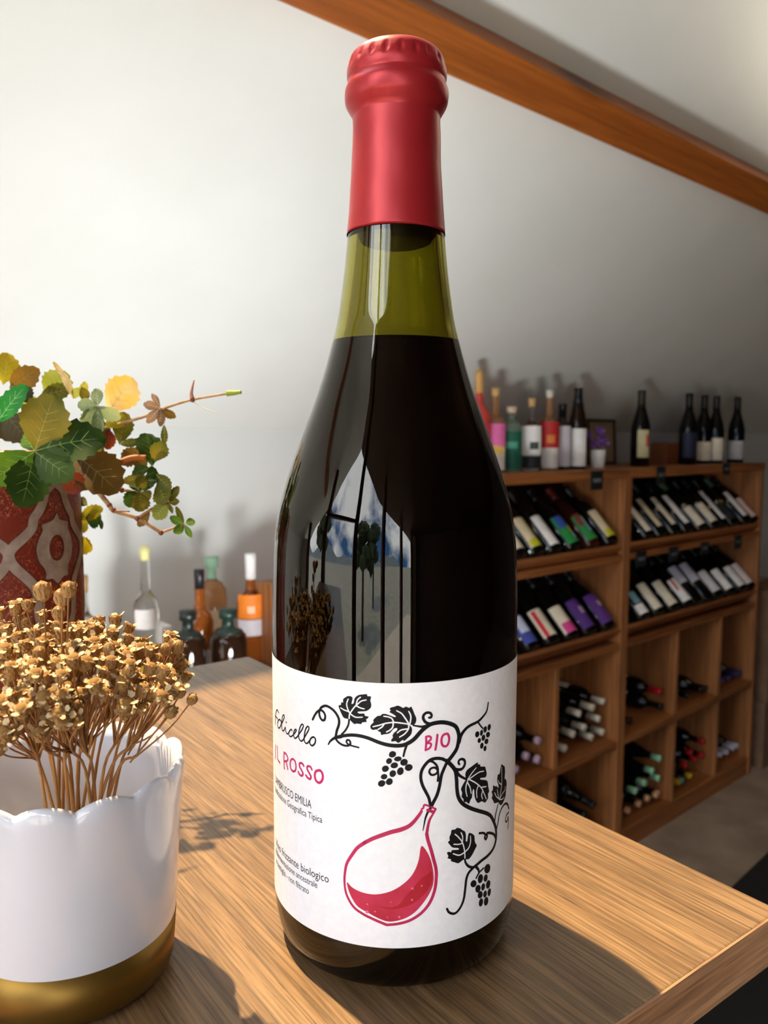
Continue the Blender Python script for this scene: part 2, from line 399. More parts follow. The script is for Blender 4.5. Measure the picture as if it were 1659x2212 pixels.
prof = [(q.x, q.y) for q in catmull([Vector((r, z, 0)) for r, z in OUT], 4)]
inner = [(max(r - (0.0010 + 0.0022 * min(1, max(0, (z - 0.02) / 0.04))), 0.004), z) for r, z in prof if z > 0.0016]
outer = [(0, 0.017), (0.012, 0.0145), (0.022, 0.0085), (0.030, 0.0025), (0.0335, 0.0006)] + prof
inn = [(0, 0.0182), (0.012, 0.0157), (0.022, 0.0097), (0.030, 0.0037), (0.0338, 0.0017), (0.0362, 0.0013)] + [(r, z) for r, z in inner if z > 0.0020]
closed = outer + inn[::-1]
GLASS, nt, bs = nodes('olive_bottle_glass')
bs.inputs['Base Color'].default_value = (0.40, 0.37, 0.06, 1); bs.inputs['Transmission Weight'].default_value = 1.0
bs.inputs['Roughness'].default_value = 0.0; bs.inputs['IOR'].default_value = 1.5
obj('glass', *lathe(closed, 96), GLASS, bottle, True)
WINE, nt, bs = nodes('dark_red_wine')
bs.inputs['Base Color'].default_value = (0.004, 0.0012, 0.0015, 1); bs.inputs['Roughness'].default_value = 0.05; bs.inputs['IOR'].default_value = 1.34; bs.inputs['Specular IOR Level'].default_value = 0.0
LEV = 0.2107
wp = [(0, 0.0178), (0.012, 0.0153), (0.022, 0.0093), (0.030, 0.0033), (0.0338, 0.0013), (0.0362, 0.0010)] + [(r + 0.0004, z) for r, z in inner if 0.0020 < z < LEV - 0.001]
rl = wp[-1][0]
wp += [(rl - 0.0006, LEV), (0, LEV)]
obj('wine', *lathe(wp, 96), WINE, bottle, True)
STOP = plain('dark_stopper', (0.012, 0.011, 0.010), 0.6)
obj('stopper', *lathe([(0, 0.2435), (0.0105, 0.2436), (0.0122, 0.2442), (0.0118, 0.262), (0.0112, 0.290), (0.0110, 0.3025), (0, 0.3025)], 48), STOP, bottle, True)
CAPS = [(0.01685, 0.2474), (0.01682, 0.2478), (0.0157, 0.262), (0.01505, 0.2754), (0.01485, 0.2838), (0.01500, 0.2858), (0.0163, 0.2880), (0.01725, 0.2898), (0.01755, 0.2920), (0.01745, 0.2940), (0.0168, 0.2956), (0.0165, 0.2968), (0.01680, 0.2980), (0.01690, 0.2998), (0.0166, 0.3025), (0.0162, 0.3048), (0.0154, 0.3078), (0.0142, 0.3100), (0.0125, 0.3115), (0.0105, 0.3124), (0.006, 0.3129)]
CAPS = [(r, z if z < .2998 else .2998 + (z - .2998) * .60) for r, z in CAPS]
cp = [(q.x, q.y) for q in catmull([Vector((r, z, 0)) for r, z in CAPS], 4)] + [(0, 0.3078)]
def crimp(a, r, z):
    w = max(0, 1 - abs(z - 0.3018) / 0.0024)
    wob = 0.00006 * sin(3 * a + z * 300) + 0.00005 * sin(7 * a - z * 420)
    return -0.00065 * w * max(0, cos(21 * a)) ** 2 + wob
FOIL, nt, bs = nodes('red_foil')
bs.inputs['Base Color'].default_value = (0.38, 0.018, 0.024, 1); bs.inputs['Roughness'].default_value = 0.36; bs.inputs['Metallic'].default_value = 0.35
nz = nt.nodes.new('ShaderNodeTexNoise'); nz.inputs['Scale'].default_value = 900; bp = nt.nodes.new('ShaderNodeBump'); bp.inputs['Strength'].default_value = 0.08; bp.inputs['Distance'].default_value = 0.0003
tcn = nt.nodes.new('ShaderNodeTexCoord'); nt.links.new(tcn.outputs['Object'], nz.inputs['Vector']); nt.links.new(nz.outputs['Fac'], bp.inputs['Height']); nt.links.new(bp.outputs['Normal'], bs.inputs['Normal'])
obj('capsule', *lathe(cp, 168, crimp), FOIL, bottle, True)['label'] = 'matt red foil capsule with crimped crown'

# ---- label paper and its print (thin ink shapes lying on the curved paper)
RL = 0.04368
PAPER = plain('label_paper', srgb(243, 243, 246), 0.75, srgb(238, 238, 243), 400, bump=0.06, bscale=1500)
LZ0, LZ1 = 0.0172, 0.1030
lv, lf = [], []
NA = 120
for i in range(NA + 1):
    a = radians(-112 + 224 * i / NA)
    for z in (LZ0, LZ1): lv.append(cyl_pt(a, z, (0, 0), RL) if False else Vector((RL * sin(a - atan2(BC.x, BC.y)), -RL * cos(a - atan2(BC.x, BC.y)), z)))
for i in range(NA): lf.append((2 * i, 2 * i + 2, 2 * i + 3, 2 * i + 1))
label = obj('label', lv, lf, PAPER, bottle, True)
label['label'] = 'white paper label printed with a black vine and a crimson flask'
def ink(name, col, rough=0.5, **k): return plain(name, col, rough, **k)
BLACKI = ink('black_ink', srgb(13, 13, 17), 0.55, col2=srgb(19, 20, 25), scale=900, spec=0.25)
PINKI = ink('magenta_ink', srgb(206, 40, 112), 0.5, col2=srgb(190, 30, 95), scale=500)
CRIMI = ink('crimson_ink', srgb(178, 24, 74), 0.5, col2=srgb(196, 40, 96), scale=120)
WASHI = ink('wine_wash_ink', srgb(200, 48, 82), 0.6, col2=srgb(178, 26, 52), scale=110, detail=6)
DEEPI = ink('deep_red_ink', srgb(164, 8, 26), 0.6, col2=srgb(176, 20, 44), scale=160)
BUBI = ink('bubble_ink', srgb(232, 110, 140), 0.6)
GREYI = ink('text_ink', srgb(26, 29, 40), 0.6, spec=0.25)
def lab(px, py):
    a, z = on_cyl(px, py, BC, RL); return Vector((a * RL, z - ZT))
def surf(u, v, eps):
    a = u / RL + atan2(-BC.x, BC.y); r = RL + eps
    return Vector((r * sin(a), -r * cos(a), v))
def crop(ox, oy, sc): return lambda x, y: lab(ox + x / sc, oy + y / sc)
c1, c2, c3 = crop(580, 1480, 7.541), crop(780, 1500, 7.541), crop(900, 1500, 7.541)
c4, c5, c7 = crop(940, 1700, 7.373), crop(580, 1590, 10.369), crop(730, 1720, 6.9125)
INKW = 1.28
class Ink:
    def __init__(s): s.v, s.f = [], []
    def stroke(s, pts, w0, w1=None, eps=0.00005, closed=False, n=5, wm=None):
        """pts already in label metres; widths in mm"""
        w1 = w0 if w1 is None else w1
        P = catmull([Vector((p.x, p.y, 0)) for p in pts], n, closed)
        N = len(P); base = len(s.v)
        for i, p in enumerate(P):
            q0 = P[i - 1] if (i or closed) else P[0]; q1 = P[(i + 1) % N] if (i < N - 1 or closed) else P[-1]
            d = (q1 - q0); d = d.normalized() if d.length > 1e-9 else Vector((1, 0, 0))
            nn = Vector((-d.y, d.x, 0)); t = i / max(1, N - 1)
            w = (w0 + (w1 - w0) * t) if wm is None else (w0 + (wm - w0) * 2 * t if t < 0.5 else wm + (w1 - wm) * (2 * t - 1))
            w *= 0.0005 * INKW
            for k in (1, 0, -1): q = p + nn * w * k; s.v.append(surf(q.x, q.y, eps))
        R = N if closed else N - 1
        for i in range(R):
            j = (i + 1) % N
            for k in (0, 1): s.f.append((base + i * 3 + k, base + i * 3 + k + 1, base + j * 3 + k + 1, base + j * 3 + k))
        if not closed:
            for p, w in ((P[0], w0), (P[-1], w1)): s.disc(p.x, p.y, w * 0.0005 * INKW, w * 0.0005 * INKW, eps, 10)
    def disc(s, u, v, ru, rv, eps=0.00005, n=18, rag=0.0):
        b = len(s.v); s.v.append(surf(u, v, eps))
        for k in range(n):
            a = 2 * pi * k / n; q = 1 + random.uniform(-rag, rag)
            s.v.append(surf(u + ru * cos(a) * q, v + rv * sin(a) * q, eps))
        for k in range(n): s.f.append((b, b + 1 + k, b + 1 + (k + 1) % n))
    def poly(s, pts, eps=0.00005, n=3, sm=True):
        P = catmull([Vector((p.x, p.y, 0)) for p in pts], n, True) if sm else [Vector((p.x, p.y, 0)) for p in pts]
        V = [Vector((p.x, p.y)) for p in P]; E = [(i, (i + 1) % len(V)) for i in range(len(V))]
        x0, x1 = min(p.x for p in V), max(p.x for p in V); y0, y1 = min(p.y for p in V), max(p.y for p in V)
        g = 0.0011; x = x0
        def inside(q):
            c = False
            for i in range(len(V0)):
                a, b = V0[i], V0[i - 1]
                if (a.y > q.y) != (b.y > q.y) and q.x < (b.x - a.x) * (q.y - a.y) / (b.y - a.y) + a.x: c = not c
            return c
        V0 = list(V)
        while x < x1:
            y = y0
            while y < y1:
                q = Vector((x + random.uniform(-.0001, .0001), y + random.uniform(-.0001, .0001)))
                if inside(q): V.append(q)
                y += g
            x += g
        r = delaunay_2d_cdt(V, E, [list(range(len(V0)))], 1, 1e-8)
        b = len(s.v); s.v += [surf(q.x, q.y, eps) for q in r[0]]
        for f in r[2]:
            s.f.append(tuple(b + i for i in f))
    def make(s, name, m):
        o = obj(name, s.v, s.f, m, label)
        return o
vine, veins, pink, crim, wash, deep, bub = Ink(), Ink(), Ink(), Ink(), Ink(), Ink(), Ink()
def L(c, pts): return [c(*p) for p in pts]
PXM = 0.167  # mm of label for one photograph pixel at the front
# handwritten name
hand = Ink(); hw = 0.40
hand.stroke(L(c1, [(110, 630), (112, 560), (118, 480), (130, 420), (140, 402), (155, 420), (168, 450)]), hw)
hand.stroke(L(c1, [(112, 500), (130, 520), (152, 552)]), hw)
hand.stroke(L(c1, [(205, 580), (180, 560), (160, 580), (148, 630), (155, 680), (172, 700), (195, 670), (210, 620), (205, 580)]), hw)
hand.stroke(L(c1, [(200, 660), (225, 610), (255, 540), (260, 500), (247, 485), (230, 510), (218, 580), (215, 660), (225, 725), (240, 745), (262, 720), (275, 685), (282, 740), (298, 785), (320, 790), (345, 755)]), hw)
hand.disc(c1(290, 605).x, c1(290, 605).y, 0.0004, 0.0003)
hand.stroke(L(c1, [(385, 745), (375, 720), (350, 740), (330, 780), (340, 820), (365, 838), (395, 820), (430, 780), (455, 735), (440, 720), (420, 745), (408, 800), (420, 850), (440, 866), (470, 840), (510, 780), (550, 720), (570, 660), (550, 637), (528, 660), (505, 720), (492, 800), (500, 870), (530, 910), (565, 890), (610, 810), (650, 740), (660, 690), (640, 672), (615, 700), (592, 770), (582, 860), (590, 920), (620, 950), (650, 930), (680, 890)]), hw, 0.42)
hand.stroke(L(c1, [(720, 845), (690, 870), (672, 920), (680, 960), (710, 985), (745, 965), (765, 920), (762, 870), (735, 845), (712, 850)]), 0.46)
hand.make('name_lettering', BLACKI)
# IL ROSSO and BIO
pw = 0.56
pink.stroke(L(c5, [(162, 205), (158, 350), (155, 500)]), pw)
pink.stroke(L(c5, [(198, 228), (202, 350), (205, 490), (215, 530), (258, 598)]), pw)
pink.stroke(L(c5, [(350, 362), (348, 540), (357, 728)]), pw)
pink.stroke(L(c5, [(350, 368), (395, 400), (430, 470), (435, 530), (400, 562), (355, 562)]), pw)
pink.stroke(L(c5, [(395, 565), (415, 650), (435, 742)]), pw)
pink.stroke(L(c5, [(540, 512), (502, 545), (488, 640), (507, 740), (560, 792), (605, 765), (618, 680), (602, 580), (570, 530)]), 0.58, closed=True)
pink.stroke(L(c5, [(790, 668), (765, 622), (720, 602), (694, 628), (702, 690), (740, 760), (772, 830), (763, 876), (735, 888), (692, 850), (670, 802)]), 0.6)
pink.stroke(L(c5, [(972, 748), (945, 694), (900, 672), (868, 694), (873, 755), (915, 830), (950, 895), (946, 945), (922, 963), (870, 922), (840, 878)]), 0.6)
pink.stroke(L(c5, [(1120, 770), (1062, 792), (1038, 880), (1062, 988), (1130, 1045), (1192, 1008), (1220, 920), (1202, 825), (1160, 772)]), 0.68, closed=True)
pink.make('title_lettering', PINKI); pink = Ink()
pink.stroke(L(c2, [(1058, 690), (1060, 800), (1050, 908)]), 0.56)
pink.stroke(L(c2, [(1058, 692), (1100, 680), (1136, 700), (1128, 742), (1070, 788), (1130, 798), (1138, 832), (1108, 880), (1050, 906)]), 0.54)
pink.stroke(L(c2, [(1242, 658), (1230, 780), (1210, 900)]), 0.6)
pink.stroke(L(c2, [(1388, 640), (1332, 668), (1308, 745), (1322, 822), (1370, 846), (1413, 812), (1434, 730), (1418, 655)]), 0.62, closed=True)
pink.make('bio_lettering', PINKI)
# the vine
S_ = vine.stroke
S_(L(c1, [(720, 560), (760, 480), (800, 430), (850, 405), (900, 440), (925, 500), (915, 560), (885, 573), (850, 540), (830, 480), (832, 420), (860, 365), (920, 337), (980, 352), (1060, 410), (1120, 490), (1150, 570), (1145, 650), (1115, 740), (1095, 845)]), 0.6, 0.7)
S_(L(c1, [(1315, 555), (1300, 650), (1250, 740), (1190, 805)]), 0.5)
S_(L(c1, [(975, 965), (1010, 910), (1080, 860), (1180, 838)]), 0.35, 0.9)
S_(L(c1, [(1090, 865), (1140, 930), (1220, 978), (1300, 985), (1335, 950), (1320, 902), (1285, 892), (1270, 925), (1300, 962), (1370, 990), (1470, 1015)]), 0.6, 0.42)
S_(L(c1, [(1100, 852), (1200, 828), (1350, 812), (1500, 828), (1640, 868)]) + L(c2, [(300, 785), (450, 825), (600, 836), (720, 815), (850, 740), (950, 632), (1020, 562), (1120, 492), (1230, 462), (1340, 455), (1460, 480), (1545, 530), (1588, 640), (1588, 740), (1558, 880), (1490, 990), (1410, 1090)]), 0.8, 1.05, wm=1.05)
S_(L(c2, [(1400, 1090), (1320, 1050), (1220, 1042), (1120, 1072), (1040, 1150), (985, 1250), (972, 1360), (1000, 1480), (1060, 1600), (1100, 1680)]) + L(c3, [(215, 1760), (225, 1830)]), 0.85, 0.75)
S_(L(c3, [(490, 1110), (440, 1220), (400, 1330), (370, 1500), (330, 1640), (270, 1760), (232, 1840)]) + L(c7, [(1340, 240), (1305, 330), (1285, 430), (1268, 512)]), 0.85, 0.2, wm=0.9)
S_(L(c3, [(490, 1080), (575, 1165), (630, 1250), (650, 1400), (657, 1550), (682, 1680), (750, 1780), (870, 1850), (1000, 1895)]) + L(c4, [(760, 400), (830, 425), (885, 465), (930, 550), (962, 650), (970, 760), (958, 880), (918, 990), (840, 1090), (740, 1170), (660, 1240), (600, 1290), (530, 1370), (495, 1470), (480, 1600), (455, 1780), (410, 1900), (350, 1985), (290, 2018), (220, 1995), (187, 1940)]), 1.05, 0.6, wm=0.95)
S_(L(c3, [(180, 1090), (250, 1092), (320, 1150), (345, 1230), (320, 1288), (250, 1312), (207, 1270), (226, 1212), (290, 1192), (338, 1230), (352, 1320), (342, 1408)]), 0.62, 0.55)
S_(L(c2, [(1120, 482), (1050, 452), (1012, 390), (1022, 332), (1070, 298), (1125, 303), (1148, 340), (1138, 373), (1108, 378)]), 0.75, 0.6)
S_(L(c2, [(850, 505), (940, 520), (1000, 525), (1080, 505)]), 0.4, 0.7)
S_(L(c2, [(740, 830), (710, 920), (690, 1005)]), 0.65, 0.5)
S_(L(c3, [(690, 780), (720, 672), (780, 582), (860, 512), (1000, 440), (1080, 360), (1140, 270), (1165, 135)]), 1.0, 0.5)
S_(L(c3, [(1000, 452), (1040, 512), (1080, 556)]), 0.5, 0.4)
S_(L(c3, [(600, 1215), (690, 1226), (750, 1202), (785, 1130), (775, 1072), (735, 1052), (692, 1072), (680, 1110), (695, 1138)]), 0.8, 0.6)
S_(L(c3, [(640, 1250), (700, 1322), (800, 1380)]), 0.9, 0.55)
S_(L(c4, [(1000, 270), (965, 420), (945, 545)]), 0.42, 0.55)
S_(L(c4, [(972, 690), (1000, 560), (1020, 440), (1060, 332), (1110, 268), (1150, 275), (1172, 345)]), 0.5, 0.7)
S_(L(c4, [(1170, 400), (1132, 450), (1118, 520), (1128, 555), (1150, 528), (1158, 470), (1164, 560), (1155, 660)]), 0.5, 0.5)
S_(L(c4, [(962, 810), (930, 752), (870, 732), (822, 737), (826, 790), (805, 833), (787, 800), (800, 765), (770, 733), (702, 735)]), 0.7, 0.6)
S_(L(c4, [(472, 1130), (482, 1200), (530, 1262), (605, 1285)]), 0.55, 0.75)
S_(L(c4, [(650, 1270), (688, 1320), (696, 1372)]), 0.8, 0.6)
S_(L(c4, [(768, 1292), (700, 1362), (652, 1448)]), 0.5, 0.55)
LEAF1 = [(1310, 552), (1230, 535), (1190, 470), (1160, 400), (1140, 330), (1180, 322), (1185, 275), (1215, 285), (1215, 230), (1250, 200), (1300, 175), (1360, 190), (1370, 230), (1352, 302), (1388, 292), (1400, 220), (1440, 175), (1490, 155), (1550, 150), (1600, 145), (1615, 180), (1672, 184), (1658, 250), (1673, 300), (1668, 366), (1600, 420), (1510, 428), (1450, 435), (1480, 462), (1560, 462), (1572, 500), (1630, 510), (1618, 540), (1590, 560), (1600, 600), (1530, 605), (1510, 635), (1440, 625), (1400, 635), (1350, 592), (1325, 562)]
LEAF2 = [(780, 490), (850, 500), (890, 460), (900, 390), (870, 320), (820, 200), (780, 220), (730, 195), (690, 220), (650, 200), (595, 180), (540, 200), (480, 215), (465, 245), (485, 260), (460, 285), (500, 310), (562, 350), (552, 370), (480, 345), (400, 318), (340, 320), (320, 345), (270, 350), (230, 380), (195, 420), (205, 450), (165, 490), (150, 520), (160, 560), (200, 580), (250, 570), (280, 600), (320, 620), (325, 660), (380, 650), (450, 640), (490, 610), (530, 560), (588, 547), (580, 590), (540, 620), (510, 670), (520, 700), (490, 740), (500, 770), (560, 760), (600, 790), (640, 770), (680, 740), (700, 760), (760, 710), (800, 670), (820, 640), (830, 580), (820, 530)]
LEAF3 = [(800, 1380), (790, 1300), (820, 1230), (900, 1170), (990, 1105), (1000, 1140), (1035, 1140), (1040, 1175), (1110, 1175), (1125, 1220), (1140, 1290), (1120, 1350), (1042, 1360), (1042, 1388), (1120, 1395), (1155, 1420), (1165, 1500), (1180, 1580), (1160, 1620), (1165, 1680), (1145, 1720), (1110, 1765), (1060, 1740), (1000, 1770), (960, 1720), (940, 1650), (935, 1562), (920, 1542), (906, 1600), (900, 1680), (875, 1720), (850, 1785), (810, 1750), (770, 1760), (760, 1700), (730, 1670), (740, 1600), (720, 1550), (740, 1490), (780, 1420)]
LEAF4 = [(1330, 1760), (1290, 1770), (1260, 1770), (1240, 1720), (1220, 1690), (1235, 1640), (1218, 1580), (1240, 1560), (1245, 1480), (1280, 1500), (1300, 1490), (1328, 1528), (1330, 1470), (1310, 1420), (1320, 1310), (1350, 1290), (1365, 1190), (1385, 1135), (1410, 1160), (1430, 1170), (1440, 1250), (1432, 1370), (1455, 1385), (1465, 1460), (1455, 1540), (1450, 1640), (1425, 1720), (1390, 1790), (1360, 1805)]
LEAF5 = [(470, 1150), (430, 1170), (370, 1215), (310, 1200), (250, 1180), (250, 1150), (195, 1135), (210, 1100), (185, 1050), (220, 1030), (255, 1040), (265, 1005), (368, 998), (368, 972), (280, 965), (240, 930), (200, 875), (230, 855), (225, 800), (250, 740), (260, 685), (320, 675), (345, 650), (400, 660), (440, 690), (475, 710), (490, 780), (486, 860), (510, 860), (520, 780), (540, 730), (590, 745), (625, 780), (630, 860), (645, 900), (663, 930), (640, 980), (610, 1040), (570, 1110), (530, 1150), (490, 1150)]
for c, P in ((c1, LEAF1), (c2, LEAF2), (c3, LEAF3), (c4, LEAF5), (c3, LEAF4)): vine.poly(L(c, P), 0.00004, 2)
for c, w, V in (
    (c1, 0.40, [[(1315, 540), (1325, 470), (1390, 370), (1440, 320), (1510, 260), (1590, 240)], [(1330, 465), (1290, 380), (1275, 300), (1300, 225)], [(1310, 430), (1240, 405), (1180, 370)], [(1345, 475), (1420, 520), (1530, 520)], [(1430, 325), (1450, 240), (1500, 195)], [(1440, 340), (1500, 370), (1560, 385)]]),
    (c2, 0.42, [[(785, 485), (650, 465), (530, 455), (400, 470), (300, 500), (195, 525)], [(775, 475), (720, 390), (660, 310), (580, 265)], [(795, 480), (810, 380), (800, 320), (775, 275)], [(530, 450), (500, 390), (440, 365), (370, 355)], [(525, 455), (515, 530), (470, 580), (415, 610)], [(370, 490), (340, 530), (275, 570)], [(775, 490), (770, 560), (710, 640), (625, 695)], [(750, 560), (650, 580), (590, 625)]]),
    (c3, 0.38, [[(830, 1385), (890, 1290), (965, 1195)], [(850, 1380), (960, 1300), (1030, 1260), (1090, 1250)], [(845, 1380), (960, 1440), (1050, 1520), (1090, 1600), (1130, 1700)], [(835, 1390), (805, 1480), (800, 1570), (820, 1660)], [(830, 1440), (870, 1520), (885, 1610)], [(1000, 1490), (975, 1570), (980, 1680)], [(1060, 1510), (1130, 1500)], [(1070, 1580), (1055, 1640), (1070, 1700)]]),
    (c3, 0.32, [[(1345, 1710), (1370, 1560), (1385, 1400), (1380, 1180)], [(1345, 1710), (1390, 1620), (1430, 1560), (1440, 1500)], [(1340, 1700), (1300, 1670), (1265, 1600)], [(1335, 1700), (1320, 1620), (1310, 1550)], [(1350, 1715), (1400, 1700), (1420, 1670)], [(1375, 1465), (1340, 1440), (1325, 1400)]]),
    (c4, 0.40, [[(472, 1130), (465, 1010), (430, 880), (370, 800), (315, 750)], [(430, 880), (435, 790), (410, 725)], [(430, 895), (370, 912), (295, 910)], [(470, 1035), (530, 970), (560, 880), (560, 780)], [(465, 1040), (380, 1085), (285, 1060)]])):
    veins = Ink()
    for q in V: veins.stroke(L(c, q), w * .85, w * 0.7, 0.00009)
    veins.make('leaf_vein_print', PAPER)
for c, G in ((c2, [(510, 975, 60, 55), (600, 1050, 65, 42), (455, 1085, 50, 50), (540, 1155, 64, 50), (700, 1105, 64, 58), (775, 1190, 66, 58), (395, 1210, 60, 54), (640, 1250, 56, 66), (515, 1290, 56, 58), (375, 1340, 55, 46), (460, 1420, 58, 58), (335, 1450, 62, 56)]),
             (c3, [(1180, 535, 26, 55), (1115, 570, 28, 55), (1055, 625, 25, 52), (985, 650, 35, 52), (1160, 655, 33, 48), (1085, 705, 30, 52), (1018, 750, 28, 42), (1135, 765, 33, 48), (1060, 835, 28, 52), (1112, 880, 25, 47)]),
             (c4, [(830, 1300, 48, 78), (718, 1460, 42, 75), (803, 1450, 32, 62), (610, 1540, 48, 60), (843, 1550, 35, 70), (680, 1620, 42, 65), (762, 1590, 30, 60), (860, 1675, 26, 66), (715, 1715, 40, 60), (793, 1705, 28, 58), (727, 1838, 33, 68), (810, 1820, 36, 72)])):
    for x, y, rx, ry in G:
        vine.poly([c(x + rx * 0.97 * cos(2 * pi * k / 12) * (1 + random.uniform(-.05, .05)) + 0.12 * ry * sin(2 * pi * k / 12), y - ry * 0.97 * sin(2 * pi * k / 12)) for k in range(12)], 0.00005, 2)
vine.make('vine_print', BLACKI)
# flask
crim.stroke(L(c7, [(1460, 192), (1400, 162), (1300, 127), (1280, 150), (1275, 176), (1252, 190), (1246, 226)]), 0.5)
crim.stroke(L(c7, [(1246, 226), (1210, 282), (1130, 382), (1050, 450), (930, 500), (800, 533), (660, 580), (520, 632), (400, 692)]), 0.75, 0.95, wm=1.15)
crim.stroke(L(c7, [(400, 692), (290, 770), (200, 890), (135, 1000), (108, 1120), (98, 1260), (112, 1400), (152, 1520), (242, 1660), (380, 1760), (540, 1840), (730, 1920)]), 0.95, 0.75, wm=0.55)
crim.stroke(L(c7, [(730, 1920), (900, 1903), (1080, 1850), (1250, 1738), (1370, 1590), (1438, 1420), (1464, 1260), (1465, 1100), (1430, 950), (1390, 800), (1345, 660), (1325, 560)]), 0.7, 0.9, wm=0.85)
crim.stroke(L(c7, [(1325, 560), (1345, 440), (1370, 350), (1420, 260), (1440, 225), (1460, 192)]), 0.8, 0.5, wm=0.6)
crim.stroke(L(c7, [(1340, 205), (1430, 236)]), 0.8)
crim.make('flask_outline_print', CRIMI)
wash.poly(L(c7, [(135, 1280), (200, 1350), (300, 1410), (420, 1450), (560, 1465), (700, 1445), (830, 1400), (960, 1320), (1080, 1210), (1160, 1080), (1210, 930), (1245, 740), (1330, 830), (1385, 950), (1420, 1100), (1430, 1230), (1410, 1350), (1350, 1480), (1260, 1610), (1150, 1730), (1030, 1810), (880, 1860), (740, 1870), (600, 1820), (450, 1740), (300, 1650), (220, 1540), (160, 1410)]), 0.00004, 3)
wash.make('flask_wine_print', WASHI)
deep.poly(L(c7, [(600, 1640), (800, 1660), (930, 1600), (1000, 1500), (1130, 1360), (1220, 1250), (1340, 1160), (1395, 1120), (1400, 1280), (1300, 1450), (1150, 1580), (1000, 1650), (850, 1685), (720, 1680)]), 0.00007, 3)
deep.make('flask_shade_print', DEEPI)
for x, y, r in ((1110, 1375, 17), (1250, 1335, 13), (440, 1610, 13), (435, 1725, 22), (915, 1800, 16), (790, 1580, 8), (1105, 1545, 14), (740, 1805, 9), (555, 1720, 12)):
    q = c7(x, y); bub.disc(q.x, q.y, r / 6.9 * PXM / 1000, r / 6.9 * PXM / 1000, 0.0001, 12)
bub.make('bubble_print', BUBI)
# small printed text
def text_mesh(body):
    cu = bpy.data.curves.new('txt', 'FONT'); cu.body = body; cu.resolution_u = 3
    o = bpy.data.objects.new('txt', cu); COL.objects.link(o)
    dg = bpy.context.evaluated_depsgraph_get(); me = bpy.data.meshes.new_from_object(o.evaluated_get(dg))
    vs = [v.co.copy() for v in me.vertices]; fs = [tuple(p.vertices) for p in me.polygons]
    bpy.data.objects.remove(o); bpy.data.curves.remove(cu); bpy.data.meshes.remove(me)
    return vs, fs
def print_line(name, body, start, end, cap, m=GREYI, eps=0.00005, parent=None, capref=0.70):
    """start/end: label coordinates of the baseline ends; cap: capital height in metres"""
    vs, fs = text_mesh(body)
    x0, x1 = min(v.x for v in vs), max(v.x for v in vs)
    k = (end.x - start.x) / (x1 - x0); h = cap / capref
    o = obj(name, [surf(start.x + (v.x - x0) * k, end.y + v.y * h, eps) for v in vs], fs, m, label)
    return o
UL = lab(596.5, 1800).x
c6 = crop(580, 1780, 10.369)
def mm(v): return v * 0.001
def line(name, body, e, cap):
    print_line(name, body, Vector((UL, 0)), e, cap)
line('text_print', 'LAMBRUSCO EMILIA', c5(965, 1625), 0.00275)
line('text_print', 'Indicazione Geografica Tipica', c5(1205, 1948), 0.00225)
line('text_print', 'Vino frizzante biologico', c6(1350, 1320), 0.0027)
line('text_print', 'Rifermentazione ancestrale', c6(1095, 1438), 0.0022)
line('text_print', 'in bottiglia - non filtrato', c6(905, 1573), 0.0022)

# ================================================================== WHITE POT WITH GOLD BASE
PC, PR, PH = Vector((-0.1026, 0.2530)), 0.0360, 0.0715
TAPER = 0.07
pot = empty('flower_pot', Matrix.Translation((PC.x, PC.y, ZT)))
tag(pot, 'glossy white ceramic pot with scalloped rim and gold base', 'flower pot')
PSEG = 216
NSC = 6.5; PH0 = atan2(-PC.y, -PC.x) + radians(1.5)
def scal(a): return 0.0030 * (abs(sin(NSC * (a - PH0))) ** 0.75 - 0.6)
def pot_shell(rings):
    """rings: (r, z, weight of the scalloping)"""
    vs, fs = [], []
    for r, z, w in rings:
        for k in range(PSEG):
            a = 2 * pi * k / PSEG
            bul = 0.0009 * w * abs(sin(NSC * (a - PH0)))
            rr = r + (bul if r > PR - 0.003 else 0) - (TAPER * (0.07 - z) if r > PR * .5 else 0)
            vs.append(Vector((rr * cos(a), rr * sin(a), z + w * scal(a))))
    for i in range(len(rings) - 1):
        for k in range(PSEG):
            k2 = (k + 1) % PSEG
            fs.append((i * PSEG + k, i * PSEG + k2, (i + 1) * PSEG + k2, (i + 1) * PSEG + k))
    return vs, fs
CERAM = plain('white_glaze', srgb(216, 219, 228), 0.12, srgb(210, 213, 224), 20, coat=0.5)
GOLD, nt, bs = nodes('gold_glaze'); bs.inputs['Base Color'].default_value = (0.22, 0.125, 0.024, 1); bs.inputs['Metallic'].default_value = 0.85; bs.inputs['Roughness'].default_value = 0.42
GZ = 0.0183
R_ = PR
rings = [(R_, GZ, 0), (R_ + 0.0001, 0.03, 0), (R_, 0.048, 0.05), (R_, 0.060, 0.35), (R_, 0.0662, 0.75), (R_ - 0.0002, 0.0693, 1), (R_ - 0.0008, 0.0709, 1), (R_ - 0.0017, PH, 1), (R_ - 0.0026, 0.0709, 1), (R_ - 0.0034, 0.0690, 1), (R_ - 0.0038, 0.062, 0.6), (R_ - 0.0039, 0.048, 0.1), (R_ - 0.0039, 0.016, 0), (R_ - 0.007, 0.011, 0), (R_ - 0.015, 0.009, 0), (0.002, 0.009, 0)]
v, f = pot_shell(rings); f.append(tuple(range((len(rings) - 1) * PSEG, len(rings) * PSEG)))
obj('body', v, f, CERAM, pot, True)
rings = [(0.002, 0.001, 0), (R_ - 0.008, 0.001, 0), (R_ - 0.0045, 0.0, 0), (R_ - 0.0025, 0.0004, 0), (R_ - 0.0008, 0.0020, 0), (R_ + 0.0001, 0.0050, 0), (R_ + 0.00015, GZ, 0), (R_ - 0.001, GZ + 0.0001, 0)]
v, f = pot_shell(rings)
g = obj('gold_band', v, f, GOLD, pot, True); g['label'] = 'gold glazed base band'

